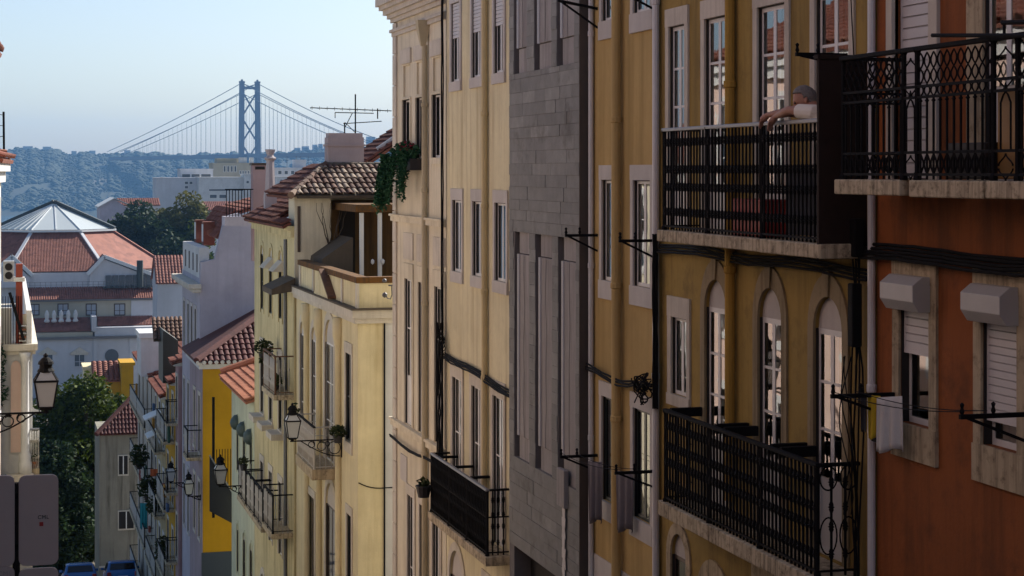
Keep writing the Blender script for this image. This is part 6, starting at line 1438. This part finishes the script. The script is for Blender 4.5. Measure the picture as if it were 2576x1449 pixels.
r = body.modifiers.new('skin', 'REMESH'); r.mode = 'VOXEL'; r.voxel_size = .0065; r.use_smooth_shade = True
s_ = body.modifiers.new('soft', 'SMOOTH'); s_.iterations = 3; s_.factor = .5
# hair cap
bm = bmesh.new(); bmesh.ops.create_icosphere(bm, subdivisions=4, radius=1); keepv = {}; q = MB(); vs = []
for v in bm.verts:
    c = v.co; k = 1.05 + .07 * mnoise.noise(c * 5) + .035 * mnoise.noise(c * 15); vs.append(head + sd_ * (c.x * .086 * k) + fd * (c.y * .110 * k) + up * (c.z * .131 * k))
fs = []
for f in bm.faces:
    c = f.calc_center_median()
    if (c.z > .50 + .42 * max(0, c.y)) or (c.y < -.22 and c.z > -.5) or (c.y < .05 and c.z > .12): fs.append(tuple(v.index for v in f.verts))
bm.free(); q.add(vs, fs); o = q.build('hair', hairm, man, smooth=True); t = o.modifiers.new('t', 'SOLIDIFY'); t.thickness = .012; t.offset = 0
for s in (-1, 1): MB().blob(head + fd * .098 + sd_ * s * .034 + up * .012, .0125, 2, 0).build('eye', flat('eye_dark', (.03, .02, .02), .3), man, smooth=True)
# T-shirt with short sleeves, trousers
q = MB(); q.tube([hip + V((0, 0, .0)), hip.lerp(chest, .5), chest, chest.lerp(neck, .5), chest.lerp(neck, .8)], [.168, .166, .182, .15, .085], 16)
q.tube([V((7.36, 15.76, .5)), V((7.235, 15.80, .545)), V((7.235, 15.80, .545)).lerp(V((7.12, 16.10, .575)), .62)], [.1, .078, .07], 12)
q.tube([V((7.36, 15.84, .5)), V((7.44, 15.92, .53)), V((7.44, 15.92, .53)).lerp(V((7.20, 16.30, .56)), .55)], [.1, .078, .07], 12)
o = q.build('t_shirt', shirt, man, smooth=True); r = o.modifiers.new('r', 'REMESH'); r.mode = 'VOXEL'; r.voxel_size = .01; r.use_smooth_shade = True
q = MB(); q.tube([hip + V((0, 0, .06)), hip + V((0, 0, -.1)), hip + V((0, 0, -.16))], [.165, .165, .13], 14)
for s in (-1, 1): q.tube([hip + V((s * .03, s * .09, -.08)), V((7.42, 15.70 + s * .1, -.2)), V((7.44, 15.70 + s * .1, -.6))], [.1, .085, .065], 10)
q.build('trousers', trous, man, smooth=True)

# ================================================================ blue cars at the bottom of the street
blue = flat('blue_car_paint', (.018, .12, .34), .25, var=.05, spec=.6); cglass = flat('car_glass', (.01, .012, .015), .05); rubber = flat('tyre_rubber', (.015, .015, .015), .8)
def car(x, y, label, w=1.72, L=3.9, hh=1.48):
    g = empty('parked_car', (x, y, zs(y) + .01), label, 'car', 'blue cars at the bottom of the street'); z0 = zs(y) + .01
    side = [(0, .35), (.05, .75), (.12, .9), (.3, 1.0), (.62, hh - .06), (1.0, hh), (2.1, hh), (2.35, hh - .04), (2.95, .98), (3.7, .86), (3.88, .7), (3.9, .35), (3.9, .2), (0, .2)]
    b = MB(); n = len(side); secs = []
    for t, inset in ((-1, .10), (-.93, .02), (-.8, 0), (0, -.005), (.8, 0), (.93, .02), (1, .10)):
        ring = []
        for (u, v) in side:
            tw = 1.0 if v < .95 else 1 - .20 * (v - .95) / (hh - .95); ring.append((x + t * w / 2 * tw, y + u, z0 + (v - inset * (.5 if v > .3 else 0))))
        secs.append(ring)
    vs = [p for s in secs for p in s]; fs = []
    for i in range(len(secs) - 1):
        for k in range(n): l = (k + 1) % n; fs.append((i*n+k, i*n+l, (i+1)*n+l, (i+1)*n+k))
    fs.append(tuple(range(n))); fs.append(tuple(range((len(secs)-1)*n, len(secs)*n))[::-1]); b.add(vs, fs)
    body = b.build('body', blue, g, smooth=True); body.modifiers.new('b', 'EDGE_SPLIT').split_angle = R(40)
    def pane(nm, pts): MB().prism(pts, (0, -.012, .006)).build(nm, cglass, g)
    k = .84 * w / 2
    pane('rear_window', [(x - k*.93, y + .315, z0 + 1.03), (x + k*.93, y + .315, z0 + 1.03), (x + k*.84, y + .565, z0 + hh - .13), (x - k*.84, y + .565, z0 + hh - .13)])
    MB().prism([(x - k*.84, y + 2.45, z0 + hh - .10), (x + k*.84, y + 2.45, z0 + hh - .10), (x + k*.95, y + 2.95, z0 + 1.02), (x - k*.95, y + 2.95, z0 + 1.02)], (0, .02, .02)).build('windscreen', cglass, g)
    for s in (-1, 1):
        for (a, c) in ((.75, 1.45), (1.55, 2.55)):
            MB().prism([(x + s * w/2 * .995, y + a, z0 + .98), (x + s * w/2 * .995, y + c, z0 + .98), (x + s * w/2 * .845, y + min(c, 2.3), z0 + hh - .1), (x + s * w/2 * .845, y + a + .1, z0 + hh - .1)], (s * .012, 0, 0)).build('side_window', cglass, g)
        MB().box(x + s * .62, x + s * .82, y - .01, y + .12, z0 + .68, z0 + .92).build('tail_light', flat('tail_lamp', (.3, .01, .01), .3), g, bevel=.02)
        MB().box(x + s * w/2, x + s * (w/2 + .17), y + 2.5, y + 2.62, z0 + .98, z0 + 1.12).build('mirror', blue, g, bevel=.03)
        for u in (.7, 3.15):
            o = MB().prism([(x + s * (w/2 - .19), y + u + .3 * math.cos(q * math.pi / 10), z0 + .3 + .3 * math.sin(q * math.pi / 10)) for q in range(20)], (s * .2, 0, 0)).build('wheel', rubber, g)
            MB().prism([(x + s * (w/2 + .011), y + u + .19 * math.cos(q * math.pi / 8), z0 + .3 + .19 * math.sin(q * math.pi / 8)) for q in range(16)], (s * .005, 0, 0)).build('rim', M['railtop'], o)
    MB().box(x - .75, x + .75, y - .04, y + .1, z0 + .3, z0 + .55).build('bumper', blue, g, bevel=.03); MB().box(x - .26, x + .26, y - .055, y - .04, z0 + .6, z0 + .71).build('number_plate', M['frame'], g)
    g.rotation_euler = (-math.atan(.18), 0, 0)
a, b = at(160, 1410, 100), at(245, 1410, 100); car((a.x + b.x) / 2, 100, 'bright blue car on the left at the bottom of the street')
a, b = at(270, 1410, 100.5), at(349, 1410, 100.5); car((a.x + b.x) / 2, 100.5, 'darker-windowed blue car on the right, below the beige house')

# ================================================================ sea haze
hz_, n_, b_ = nodes('sea_haze'); n_.nodes.remove(b_); pv_ = N(n_, 'ShaderNodeVolumePrincipled')
pv_.inputs['Color'].default_value = (.26, .56, 1.0, 1); pv_.inputs['Density'].default_value = 0.000095; pv_.inputs['Anisotropy'].default_value = 0.0
n_.links.new(pv_.outputs[0], n_.nodes['Material Output'].inputs['Volume'])
m = MB(); m.box(-6500, 6500, -3500, 6500, -84, 170); single('haze', m, hz_, 'pale blue haze between the rooftops and the far hill', 'haze', kind='stuff')
